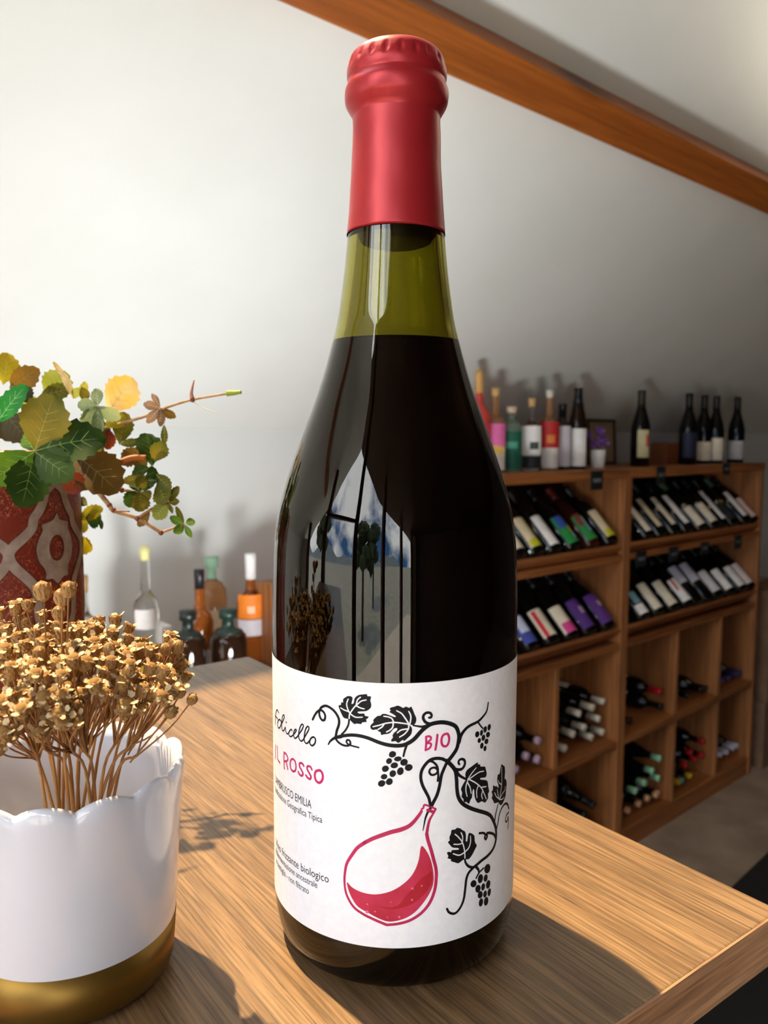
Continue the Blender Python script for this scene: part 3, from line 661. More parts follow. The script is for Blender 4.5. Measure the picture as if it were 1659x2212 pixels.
# ================================================================== DRIED YARROW
YA = plain('dried_calyx', srgb(184, 146, 92), 0.8, srgb(136, 98, 52), 260, lo=0.3, hi=0.7)
YB = plain('dried_petal', srgb(226, 206, 168), 0.8, srgb(200, 168, 118), 300)
YC = plain('dried_disc', srgb(196, 154, 88), 0.9, srgb(150, 106, 50), 900, bump=0.6, bscale=1600)
YS = plain('dried_stem', srgb(172, 124, 72), 0.8, srgb(128, 84, 44), 180, stretch=(1, 1, 0.15))
def head_mesh(kind):
    """unit flower head, about 1 across, growing along +Z from the origin"""
    rnd = random.Random(40 + kind)
    vs, fs, mi = [], [], []
    def add(v, f, m):
        o = len(vs); vs.extend(v); fs.extend([tuple(i + o for i in q) for q in f]); mi.extend([m] * len(f))
    bud = kind >= 4
    prof = [(0, -0.05), (0.11, 0.0), (0.28, 0.16), (0.36, 0.38), (0.37, 0.60), (0.42, 0.78), (0.34, 0.84)] if not bud else [(0, -0.06), (0.12, 0.0), (0.32, 0.16), (0.43, 0.42), (0.40, 0.68), (0.26, 0.90), (0.12, 1.0)]
    cv, cf = lathe(prof + [(0, prof[-1][1] + 0.04)], 36, lambda a, r, z: 0.045 * cos(9 * a + z * 1.5) * min(1, r * 3))
    add(cv, cf, 0)
    # scales of the involucre
    for ring, (rz, rr, hh) in enumerate(((0.10, 0.30, 0.34), (0.32, 0.40, 0.40), (0.56, 0.41, 0.36))):
        for k in range(8):
            a = 2 * pi * (k + ring * 0.5) / 8 + rnd.uniform(-.1, .1)
            d = Vector((cos(a), sin(a), 0)); t = Vector((-sin(a), cos(a), 0))
            q = [d * rr + t * 0.13 + DZ * rz, d * rr - t * 0.13 + DZ * rz, d * (rr + 0.06) - t * 0.08 + DZ * (rz + hh * .7), d * (rr + 0.02) + DZ * (rz + hh), d * (rr + 0.06) + t * 0.08 + DZ * (rz + hh * .7)]
            add(q, [(0, 1, 2, 3, 4)], 0)
    if not bud:
        b = bmesh.new(); bmesh.ops.create_icosphere(b, subdivisions=2, radius=0.33)
        add([Vector((q.co.x, q.co.y, 0.78 + max(q.co.z, -.05) * 0.55 + rnd.uniform(-.03, .03))) for q in b.verts], [tuple(x.index for x in ff.verts) for ff in b.faces], 2); b.free()
        npet = rnd.choice((4, 5))
        for k in range(npet):
            a = 2 * pi * k / npet + rnd.uniform(-.3, .3); d = Vector((cos(a), sin(a), 0)); t = Vector((-sin(a), cos(a), 0))
            up = rnd.uniform(-0.25, 0.35); ln = rnd.uniform(0.32, 0.52); w = rnd.uniform(0.16, 0.26)
            q = [d * 0.28 + DZ * 0.76 + t * 0.08, d * 0.28 + DZ * 0.76 - t * 0.08, d * (0.28 + ln * .6) + DZ * (0.84 + up * .4) - t * w, d * (0.28 + ln) + DZ * (0.82 + up) - t * w * .5, d * (0.28 + ln * .92) + DZ * (0.80 + up), d * (0.28 + ln) + DZ * (0.82 + up) + t * w * .5, d * (0.28 + ln * .6) + DZ * (0.84 + up * .4) + t * w]
            add(q, [(0, 1, 6), (1, 2, 6), (2, 3, 4), (2, 4, 6), (4, 5, 6)], 1)
    else:
        for k in range(6):
            a = 2 * pi * k / 6; d = Vector((cos(a), sin(a), 0)); t = Vector((-sin(a), cos(a), 0))
            add([d * 0.30 + DZ * 0.86 + t * .1, d * 0.30 + DZ * 0.86 - t * .1, DZ * (1.0 + rnd.uniform(0, .08)) + d * 0.08], [(0, 1, 2)], 1 if k % 2 else 0)
    me = bpy.data.meshes.new('flower_head'); me.from_pydata([tuple(q) for q in vs], [], fs)
    for m in (YA, YB, YC): me.materials.append(m)
    for p, i in zip(me.polygons, mi): p.material_index = i; p.use_smooth = (i != 1)
    return me
HEADS = [head_mesh(k) for k in range(6)]
POTTOP = ZT + PH
# cluster centre (pixel), distance from the camera, number of heads, spread in mm
CL = [(35, 1535, 0.208, 9, 10.3, 'lowest dried yarrow spray at the front left of the white pot'),
      (112, 1528, 0.210, 9, 9.5, 'dried yarrow spray hanging lowest over the front of the white pot'),
      (12, 1470, 0.218, 10, 10.3, 'dried yarrow spray at the left picture edge, mid height'),
      (150, 1468, 0.215, 11, 11.2, 'pale-petalled dried yarrow spray above the front rim of the pot'),
      (78, 1442, 0.228, 12, 11.2, 'dense dried yarrow spray in the middle of the bunch'),
      (222, 1455, 0.223, 11, 11.2, 'dried yarrow spray right of the middle of the bunch'),
      (292, 1482, 0.228, 11, 10.3, 'dried yarrow spray bending out over the right rim of the pot'),
      (352, 1500, 0.232, 7, 6.9, 'dried yarrow spray leaning furthest right over the counter'),
      (50, 1392, 0.252, 11, 11.2, 'dried yarrow spray below the tall buds, left of centre'),
      (125, 1412, 0.244, 11, 11.2, 'dried yarrow spray directly below the tall buds'),
      (195, 1402, 0.250, 11, 11.2, 'dried yarrow spray in the upper right middle of the bunch'),
      (262, 1408, 0.247, 11, 11.2, 'dried yarrow spray against the pale wall, right of centre'),
      (330, 1425, 0.255, 9, 10.3, 'dried yarrow spray in front of the yellow liqueur'),
      (383, 1422, 0.261, 6, 6.9, 'small dried yarrow spray with pale petals reaching towards the bottle'),
      (25, 1345, 0.272, 9, 9.5, 'dried yarrow spray high at the left edge before the red vase'),
      (88, 1368, 0.282, 10, 9.5, 'dried yarrow spray at the back before the red vase'),
      (205, 1372, 0.278, 9, 8.6, 'dried yarrow spray rising at the back right of the red vase'),
      (268, 1382, 0.282, 8, 7.7, 'dried yarrow spray at the back, just below the clear bottle')]
def yarrow(px, py, Y, n, spread, label, buds=None):
    if not buds: n = int(n * 1.45)
    tip = on_y(px, py, Y)
    ang = atan2(tip.y - PC.y, tip.x - PC.x)
    rr = min(0.024, ((tip.x - PC.x) ** 2 + (tip.y - PC.y) ** 2) ** .5 * 0.35)
    # stem starts on the pot floor and leans out over the rim
    base = Vector((PC.x - 0.1 * rr * cos(ang) + random.uniform(-.008, .008), PC.y - 0.1 * rr * sin(ang) + random.uniform(-.008, .008), ZT + 0.0095))
    mid = Vector((PC.x + rr * 0.95 * cos(ang) + random.uniform(-.006, .006), PC.y + rr * 0.95 * sin(ang) + random.uniform(-.006, .006), POTTOP - 0.003))
    axis = (tip - mid).normalized()
    fork = tip - axis * (0.013 + random.uniform(.22, .45) * (tip - mid).length)
    th = tag(empty('yarrow_stem', Matrix.Translation(base)), label, 'dried flower', 'dried yarrow in the white pot')
    parts = [tube([p - base for p in catmull([base, mid, fork], 5)], [0.00055] * 6 + [0.00045] * 5, 7)]
    side = axis.orthogonal().normalized(); up2 = axis.cross(side)
    heads = []
    for k in range(n):
        if buds: hp = on_y(*buds[k][:3]); size = buds[k][3]; kind = random.choice((4, 5))
        else:
            a = k * 2.4 + random.uniform(-.3, .3); q = sqrt((k + 0.4) / n) * spread * 0.001
            hp = tip + (side * cos(a) + up2 * sin(a)) * q + axis * random.uniform(-.0055, .0055) - axis * q * 0.30
            size = random.uniform(0.0038, 0.0048); kind = random.choice((0, 1, 2, 3, 0, 1, 2, 3, 0, 4))
        d = (hp - fork).normalized()
        grow = (d * 0.7 + Vector((random.uniform(-.3, .3), random.uniform(-.3, .3), 0.55))).normalized()
        m1 = fork.lerp(hp, 0.55) + d.orthogonal() * random.uniform(-.002, .002)
        parts.append(tube([p - base for p in catmull([fork - axis * 0.004 * random.random(), m1, hp + grow * size * 0.08], 3)], [0.0003, 0.0003, 0.00028, 0.00026, 0.00024, 0.00024, 0.00024], 5))
        heads.append((hp, grow, size, kind))
    st = obj('stem', *merge(parts), YS, th, True)
    for hp, g, size, kind in heads:
        o = bpy.data.objects.new('flower_head', HEADS[kind]); COL.objects.link(o); o.parent = th
        q = g.to_track_quat('Z', 'Y').to_matrix().to_4x4() @ Matrix.Rotation(random.uniform(0, 6.28), 4, 'Z')
        o.matrix_local = Matrix.Translation(hp - base) @ q @ Matrix.Scale(size, 4)
for c in CL: yarrow(*c)
yarrow(120, 1345, .232, 4, 5, 'tall dried yarrow stem with big closed buds before the red vase', [(96, 1298, .232, .0058), (135, 1310, .232, .0054), (148, 1290, .230, .0050), (129, 1340, .234, .0044)])
yarrow(392, 1530, .238, 3, 5, 'dried yarrow stem ending in single buds, furthest right', [(409, 1520, .238, .0036), (372, 1476, .240, .0036), (385, 1508, .236, .0034)])
yarrow(60, 1490, .204, 9, 12, 'dried yarrow spray nearest the camera at the front of the bunch')
yarrow(175, 1430, .258, 10, 13, 'dried yarrow spray filling the middle of the bunch behind the pale petals')

# ================================================================== RED PATTERNED VASE
VC, VR, VH = Vector((-0.2165, 0.428)), 0.0500, 0.170
vase = empty('patterned_vase', Matrix.Translation((VC.x, VC.y, ZT)))
tag(vase, 'brick-red cylinder vase with grey ogee and medallion pattern', 'vase')
REDV, nt, bs = nodes('scratched_red_glaze'); N_, L_ = nt.nodes, nt.links
tc = N_.new('ShaderNodeTexCoord'); vo = N_.new('ShaderNodeTexNoise'); vo.inputs['Scale'].default_value = 420; vo.inputs['Detail'].default_value = 2; vo.inputs['Distortion'].default_value = 2.5
L_.new(tc.outputs['Object'], vo.inputs['Vector'])
rp = N_.new('ShaderNodeValToRGB'); e = rp.color_ramp.elements
e[0].position = 0.56; e[0].color = rgb(srgb(112, 38, 26)); e[1].position = 0.61; e[1].color = rgb(srgb(196, 116, 86))
L_.new(vo.outputs['Fac'], rp.inputs['Fac'])
nb = N_.new('ShaderNodeTexNoise'); nb.inputs['Scale'].default_value = 40; L_.new(tc.outputs['Object'], nb.inputs['Vector'])
mixc = N_.new('ShaderNodeMix'); mixc.data_type = 'RGBA'; mixc.inputs[7].default_value = rgb(srgb(122, 44, 30))
rr2 = N_.new('ShaderNodeMapRange'); rr2.inputs[1].default_value = 0.4; rr2.inputs[2].default_value = 0.6; L_.new(nb.outputs['Fac'], rr2.inputs[0]); L_.new(rr2.outputs[0], mixc.inputs[0])
L_.new(rp.outputs['Color'], mixc.inputs[6]); L_.new(mixc.outputs[2], bs.inputs['Base Color']); bs.inputs['Roughness'].default_value = 0.4
vp = [(0, 0.001), (VR - 0.002, 0.0), (VR, 0.003), (VR, VH - 0.002), (VR - 0.0015, VH), (VR - 0.004, VH - 0.002), (VR - 0.004, 0.02), (0, 0.018)]
obj('body', *lathe(vp, 96), REDV, vase, True)
bpy.context.view_layer.update()
VGREY = plain('grey_slip', srgb(166, 152, 142), 0.6, srgb(140, 124, 114), 160)
VRIM = plain('dark_slip_line', srgb(104, 56, 44), 0.6)
VB = atan2(-VC.x, VC.y)
def vsurf(u, z, eps):
    a = u + VB; r = VR + eps
    return Vector((r * sin(a), -r * cos(a), z))
def vz(zx, zy):
    a, z = on_cyl(zx / 2.9625, 720 + zy / 2.9625, VC, VR); return Vector((a, z - ZT))
class VInk(Ink):
    pass
pat = Ink(); 
def vmap(pts): return pts
ctr = vz(362, 1380).x; crs = vz(93, 1400).x
half = ctr - crs
ogee = [vz(x, y) for x, y in [(345, 962), (300, 1005), (282, 1080), (258, 1140), (232, 1185), (222, 1245), (180, 1302), (130, 1352), (98, 1402), (102, 1452), (132, 1502), (200, 1572), (238, 1622), (255, 1690)]]
ogee = [Vector(((q.x - ctr) / half, q.y)) for q in ogee]
zlow = ogee[-1].y
ogee = [Vector((0.0, ogee[0].y + 0.001))] + ogee[1:] + [Vector((-0.45, zlow - 0.012)), Vector((-0.2, zlow - 0.024)), Vector((0.0, zlow - 0.030))]
med = [vz(x, y) for x, y in [(360, 1150), (340, 1190), (310, 1210), (275, 1225), (280, 1262), (258, 1320), (246, 1385), (262, 1460), (290, 1500), (302, 1540), (300, 1572), (338, 1570), (368, 1600)]]
med = [Vector(((q.x - ctr) / half, q.y)) for q in med]
med = med + [Vector((-q.x, q.y)) for q in med[-2:0:-1]]
NP = 6; HP = pi / NP
def ribbon(P, w, eps):
    P = catmull([Vector((p.x, p.y, 0)) for p in P], 5); n = len(P); vs, fs = [], []
    for i, p in enumerate(P):
        d = (P[min(i + 1, n - 1)] - P[max(i - 1, 0)]).normalized(); nn = Vector((-d.y, d.x, 0)) * w / 2
        for k in (1, 0, -1): vs.append((p.x + nn.x * k, p.y + nn.y * k))
    for i in range(n - 1):
        for k in (0, 1): fs.append((i * 3 + k, i * 3 + k + 1, i * 3 + k + 4, i * 3 + k + 3))
    return [vsurf(x / VR, y, eps) for x, y in vs], fs
def patch(P, holes, eps):
    V = [Vector((p.x, p.y)) for p in catmull([Vector((p.x, p.y, 0)) for p in P], 3, True)]
    n0 = len(V); E = [(i, (i + 1) % n0) for i in range(n0)]
    Hh = holes; n1 = len(V); V += Hh; E += [(n1 + i, n1 + (i + 1) % len(Hh)) for i in range(len(Hh))]
    r = delaunay_2d_cdt(V, E, [], 0, 1e-8)
    def ins(q, poly):
        c = False
        for i in range(len(poly)):
            a, b = poly[i], poly[i - 1]
            if (a.y > q.y) != (b.y > q.y) and q.x < (b.x - a.x) * (q.y - a.y) / (b.y - a.y) + a.x: c = not c
        return c
    fs = []
    for f in r[2]:
        cen = sum((r[0][i] for i in f), Vector((0, 0))) / len(f)
        if ins(cen, V[:n0]) and not ins(cen, Hh): fs.append(tuple(f))
    return [vsurf(q.x / VR, q.y, eps) for q in r[0]], fs
parts, edge = [], []
for k in range(NP):
    u0 = (ctr + k * 2 * HP) * VR; sc = HP * VR
    for sg in (1, -1):
        P = [Vector((u0 + sg * q.x * sc, q.y)) for q in ogee]
        parts.append(ribbon(P, 0.0050, 0.00035)); edge.append(ribbon(P, 0.0060, 0.0002))
    hole = [Vector((u0 + 0.0052 * cos(2 * pi * j / 20), vz(362, 1372).y + 0.0068 * sin(2 * pi * j / 20))) for j in range(20)]
    M = [Vector((u0 + q.x * sc, q.y)) for q in med]
    v, f = patch(M, hole, 0.0005); parts.append((v, f))
    cz = vz(362, 1372).y; 
    edge.append(patch([Vector((u0 + (q.x - u0) * 1.07, cz + (q.y - cz) * 1.04)) for q in M], [Vector((u0 + (q.x - u0) * .85, cz + (q.y - cz) * .88)) for q in hole], 0.0002))
o = obj('grey_pattern', *merge(parts), VGREY, vase); o['label'] = 'grey ogee lattice and medallions'
obj('pattern_outline', *merge(edge), VRIM, vase)

# ================================================================== CREEPER IN THE VASE
def leafmat(name, a, b, v, tl=0.35):
    m, nt, bs = nodes(name); N, Lk = nt.nodes, nt.links
    tc = N.new('ShaderNodeTexCoord'); n = N.new('ShaderNodeTexNoise'); n.inputs['Scale'].default_value = 55; n.inputs['Detail'].default_value = 3
    Lk.new(tc.outputs['Object'], n.inputs['Vector'])
    r = N.new('ShaderNodeValToRGB'); r.color_ramp.elements[0].position = 0.38; r.color_ramp.elements[1].position = 0.62
    r.color_ramp.elements[0].color = rgb(srgb(*a)); r.color_ramp.elements[1].color = rgb(srgb(*b)); Lk.new(n.outputs['Fac'], r.inputs['Fac'])
    bs.inputs['Roughness'].default_value = 0.5; bs.inputs['Specular IOR Level'].default_value = 0.25; Lk.new(r.outputs['Color'], bs.inputs['Base Color'])
    t = N.new('ShaderNodeBsdfTranslucent'); Lk.new(r.outputs['Color'], t.inputs['Color'])
    mx = N.new('ShaderNodeMixShader'); mx.inputs[0].default_value = tl
    Lk.new(bs.outputs[0], mx.inputs[1]); Lk.new(t.outputs[0], mx.inputs[2]); Lk.new(mx.outputs[0], N['Material Output'].inputs['Surface'])
    return m, plain(name + '_vein', srgb(*v), 0.6)
LM = {'green': leafmat('green_leaf', (52, 92, 20), (92, 128, 34), (150, 170, 80)),
      'dark': leafmat('dark_green_leaf', (34, 62, 20), (62, 88, 26), (120, 140, 60)),
      'olive': leafmat('olive_leaf', (84, 92, 22), (128, 116, 36), (170, 160, 70)),
      'brown': leafmat('bronze_leaf', (96, 72, 26), (126, 96, 34), (150, 130, 60)),
      'yellow': leafmat('yellow_leaf', (196, 172, 34), (176, 170, 40), (220, 206, 110), 0.5),
      'lime': leafmat('lime_leaf', (146, 158, 52), (176, 176, 74), (206, 206, 130), 0.5),
      'cream': leafmat('cream_leaf', (226, 200, 140), (214, 180, 84), (240, 222, 180), 0.5),
      'grey': leafmat('greygreen_leaf', (118, 140, 92), (146, 162, 118), (190, 200, 160), 0.4),
      'bright': leafmat('bright_green_leaf', (32, 120, 44), (60, 150, 66), (140, 200, 130), 0.4),
      'rust': leafmat('rust_leaf', (120, 46, 22), (150, 66, 28), (170, 100, 60), 0.3),
      'bronze': leafmat('pink_bronze_leaf', (150, 116, 84), (176, 146, 118), (214, 190, 160), 0.4),
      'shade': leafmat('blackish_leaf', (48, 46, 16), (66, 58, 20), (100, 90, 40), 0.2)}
creeper = empty('creeper_plant', Matrix.Translation((VC.x, VC.y, ZT + VH)))
tag(creeper, 'green and yellowing five-leaved creeper growing out of the red vase', 'plant')
CO = creeper.matrix_world.translation
creeper.matrix_world = Matrix.Translation((VC.x, VC.y, ZT + VH)); CO = Vector((VC.x, VC.y, ZT + VH))
def zp(x, y, Y): return on_y(x / 2.9625, 720 + y / 2.9625, Y)
def leaflet(parent, b, t, w, col, bend=0.12, fold=0.10, serr=7, roll=None):
    """b, t: world base and tip; w: width in metres"""
    ax = t - b; ln = ax.length; ay = ax / ln
    view = (CAM - b).normalized(); nrm = (view - ay * view.dot(ay)).normalized()
    roll = random.uniform(-.5, .5) if roll is None else roll
    nrm = Matrix.Rotation(roll, 3, ay) @ nrm; sx = ay.cross(nrm)
    NR = serr * 2; xs = (-1, -.55, 0, .55, 1)
    vs, fs, mi = [], [], []
    cup = random.uniform(-.05, .05)
    for i in range(NR + 1):
        u = i / NR
        hw = w / 2 * (sin(pi * min(1, u ** 1.25)) ** 0.72 if 0 < u < 1 else 0.02)
        if 0.2 < u < 0.98: hw *= 1.07 if i % 2 else 0.93
        for x in xs:
            sag = -bend * u * u * ln + fold * abs(x) * hw * 1.2 + 0.02 * ln * sin(u * 9 + x * 2) * abs(x) + cup * ln * sin(pi * u)
            vs.append(b + ay * (u * ln + (0.03 * ln if abs(x) == 1 and i % 2 else 0)) + sx * (x * hw) + nrm * sag - CO)
    for i in range(NR):
        for k in range(4):
            a = i * 5 + k; fs.append((a, a + 1, a + 6, a + 5)); mi.append(0)
    # raised midrib and side veins
    def sv(u, x):
        i = u * NR; i0 = min(int(i), NR - 1); fr = i - i0
        k = (x + 1) / 2 * 4; k = 0 if x < -0.775 else None
        c = vs[i0 * 5 + 2].lerp(vs[(i0 + 1) * 5 + 2], fr)
        e = vs[i0 * 5 + (3 if x > 0 else 1)].lerp(vs[(i0 + 1) * 5 + (3 if x > 0 else 1)], fr)
        return c.lerp(e, abs(x) / .55) + nrm * 0.00012
    def vein(p0, p1, wd):
        d = (p1 - p0); sd = d.cross(nrm).normalized() * wd; o = len(vs)
        vs.extend([p0 - sd, p0 + sd, p1 + sd * .4, p1 - sd * .4]); fs.append((o, o + 1, o + 2, o + 3)); mi.append(1)
    vw = max(0.00016, ln * 0.011)
    for j in range(5): vein(sv(j * .18, 0.0), sv((j + 1) * .18, 0.0), vw * (1 - j * .15))
    for j in (.25, .42, .58, .72):
        for x in (-.5, .5): vein(sv(j - .06, 0.0), sv(j + .08, x), vw * .5)
    m0, m1 = LM[col]
    o = obj('leaflet', vs, fs, [m0, m1], parent, False, mi)
    for p in o.data.polygons: p.use_smooth = p.material_index == 0
    return o
STEMT = plain('tan_stem', srgb(186, 150, 104), 0.7, srgb(150, 108, 70), 200)
STEMO = plain('orange_petiole', srgb(178, 104, 44), 0.6)
STEMG = plain('green_tip', srgb(150, 170, 60), 0.6)
NODE = plain('red_brown_node', srgb(128, 72, 48), 0.7)
PX = 1 / 2.9625
def leaf(Y, center, leaflets, petiole=None, pm=STEMT):
    """center and tips in crop pixels; leaflets: (tipx, tipy, width px, colour, depth change of the tip[, own base])"""
    e = bpy.data.objects.new('leaf', None); COL.objects.link(e); e.parent = creeper
    for L_ in leaflets:
        bx, by = L_[5] if len(L_) > 5 else center
        b = zp(bx, by, Y + random.uniform(-.002, .002)); t = zp(L_[0], L_[1], Y + L_[4])
        leaflet(e, b, t, L_[2] * PX * Y / F, L_[3])
    if petiole:
        c = zp(*center, Y); pts = [zp(*q) for q in petiole] + [c]
        obj('petiole', *tube([p - CO for p in catmull(pts, 4)], 0.0007, 6), pm, e, True)
    return e
mouth = lambda dx=0, dy=0: (VC.x + dx, VC.y + dy)
leaf(.372, (222, 755), [(335, 400, 310, 'olive', -.004), (665, 650, 300, 'dark', .004), (-70, 960, 250, 'green', -.008), (150, 1100, 270, 'dark', -.012), (450, 920, 240, 'dark', -.006), (150, 625, 120, 'green', .008)], [(180, 1010, .41)])
leaf(.392, (560, 800), [(755, 990, 320, 'brown', -.006, (470, 770)), (640, 800, 220, 'olive', .004, (480, 640))], [(300, 1000, .42)])
leaf(.402, (20, 330), [(55, 118, 160, 'yellow', .004), (235, 235, 150, 'brown', -.004, (60, 350)), (190, 425, 120, 'shade', -.004, (110, 350))])
leaf(.366, (-20, 580), [(148, 335, 140, 'bright', -.006)])
leaf(.410, (30, 500), [(170, 690, 190, 'shade', -.004), (60, 690, 140, 'shade', 0, (20, 520))])
leaf(.432, (300, 425), [(415, 238, 190, 'lime', .004), (450, 355, 110, 'olive', 0, (250, 400)), (120, 470, 110, 'lime', .004, (230, 405)), (205, 580, 120, 'lime', .006, (220, 410))], [(260, 800, .44)])
leaf(.420, (690, 510), [(850, 285, 225, 'cream', .004), (800, 520, 110, 'yellow', .004, (670, 600)), (540, 300, 60, 'yellow', .004, (520, 420)), (560, 430, 70, 'olive', 0, (520, 340))])
leaf(.398, (627, 466), [(612, 345, 80, 'grey', .002), (492, 455, 90, 'grey', -.003), (530, 600, 110, 'grey', -.004), (628, 655, 80, 'grey', -.003), (765, 560, 105, 'grey', .003)], [(560, 800, .42)])
leaf(.425, (765, 712), [(805, 495, 135, 'olive', .005), (890, 690, 60, 'olive', 0)])
leaf(.430, (690, 700), [(640, 560, 90, 'shade', 0), (690, 740, 90, 'rust', -.003, (700, 610))])
leaf(.415, (1025, 478), [(975, 378, 42, 'bronze', .003), (918, 450, 60, 'bronze', -.003), (938, 572, 60, 'bronze', -.004), (1032, 592, 58, 'bronze', -.003), (1122, 545, 62, 'brown', .002)])
leaf(.412, (1040, 590), [(1052, 712, 45, 'olive', -.002, (1050, 580))])
leaf(.405, (975, 850), [(940, 630, 190, 'dark', .003), (1045, 700, 120, 'olive', -.003, (985, 820)), (760, 830, 120, 'brown', .004, (920, 740)), (870, 880, 110, 'brown', .003, (940, 800))])
leaf(.400, (935, 910), [(775, 955, 60, 'olive', -.003), (880, 985, 95, 'olive', -.004), (1010, 880, 90, 'dark', .004), (830, 900, 90, 'dark', .005, (960, 860))])
leaf(.398, (900, 1015), [(830, 930, 70, 'dark', .002), (805, 1100, 120, 'dark', -.003), (895, 1140, 130, 'olive', -.004), (960, 1060, 90, 'olive', 0), (965, 900, 110, 'dark', .004)])
leaf(.402, (1005, 960), [(1085, 1000, 95, 'olive', -.003, (1000, 900)), (1050, 1085, 135, 'olive', -.004), (960, 880, 80, 'dark', .003)])
leaf(.404, (1078, 1082), [(1140, 975, 60, 'olive', .002), (1140, 1075, 50, 'olive', -.002), (985, 1185, 110, 'lime', -.002), (1105, 1150, 28, 'olive', 0)], [(960, 1130, .406)], NODE)
leaf(.408, (960, 1135), [(880, 1235, 70, 'brown', -.002)])
leaf(.410, (1180, 1222), [(1120, 1110, 40, 'olive', .002), (1085, 1178, 60, 'green', -.002), (1248, 1200, 62, 'green', .001, (1185, 1218)), (1115, 1280, 66, 'green', -.002), (1225, 1305, 40, 'green', -.002)], [(1030, 1275, .408)])
leaf(.452, (500, 1130), [(645, 1115, 100, 'yellow', -.003, (500, 1190)), (480, 1060, 80, 'olive', 0, (560, 1100)), (650, 1190, 130, 'dark', .002, (545, 1180)), (560, 1260, 110, 'yellow', .003, (460, 1190)), (655, 1255, 30, 'dark', 0, (640, 1180))])
leaf(.455, (470, 1330), [(582, 1380, 120, 'yellow', -.003)])
leaf(.385, (395, 900), [(525, 1000, 150, 'rust', -.004)])
leaf(.420, (470, 420), [(400, 240, 50, 'cream', .002), (330, 178, 36, 'cream', .002, (430, 300)), (500, 350, 60, 'lime', 0)])
def stem(pts, r0, r1, m, name='stem', nodes_at=()):
    P = catmull([zp(*q) for q in pts], 5); n = len(P)
    o = obj(name, *tube([p - CO for p in P], [r0 + (r1 - r0) * i / (n - 1) for i in range(n)], 8), m, creeper, True)
    for q in nodes_at:
        c = zp(*q); v, f = lathe([(0, -.0016), (.0011, -.001), (.0015, 0), (.0011, .001), (0, .0016)], 10)
        obj('node', [a + c - CO for a in v], f, NODE, o, True)
stem([(420, 760, .43), (560, 650, .428), (660, 608, .425), (920, 535, .418), (1050, 480, .415), (1230, 425, .414), (1460, 385, .413)], .00085, .0006, STEMT, nodes_at=[(1232, 424, .414)])
stem([(1450, 385, .413), (1500, 382, .413), (1545, 376, .413)], .0016, .0009, STEMG, 'shoot_tip')
stem([(1232, 424, .414), (1225, 380, .414), (1242, 300, .413)], .0013, .0003, plain('pink_bud', srgb(190, 130, 104), .7), 'bud')
stem([(1240, 440, .414), (1300, 478, .414), (1400, 515, .413)], .0003, .00015, plain('pale_tendril', srgb(226, 214, 196), .7), 'tendril')
stem([(400, 900, .41), (530, 922, .405), (610, 992, .404), (700, 1100, .404), (730, 1135, .405), (880, 1185, .406), (1030, 1275, .408)], .0016, .0009, STEMT, nodes_at=[(610, 992, .404), (700, 1100, .404), (728, 1132, .405), (880, 1185, .406), (1030, 1275, .408)])
stem([(610, 992, .404), (690, 998, .403), (795, 1005, .402), (890, 1015, .399)], .0009, .0007, STEMT, nodes_at=[(780, 1003, .402)])
stem([(880, 1185, .406), (960, 1132, .406), (1078, 1082, .404)], .0008, .0006, STEMT)
stem([(735, 860, .398), (780, 822, .398), (850, 798, .400), (935, 797, .402)], .0017, .0015, STEMO, 'petiole')
stem([(300, 980, .42), (400, 820, .43), (420, 760, .43)], .0012, .001, STEMT)
stem([(720, 1140, .405), (830, 1140, .402)], .0004, .0003, NODE, 'tendril')
stem([(250, 1000, .42), (470, 980, .44), (500, 1130, .452), (470, 1330, .456)], .0009, .0007, STEMT)

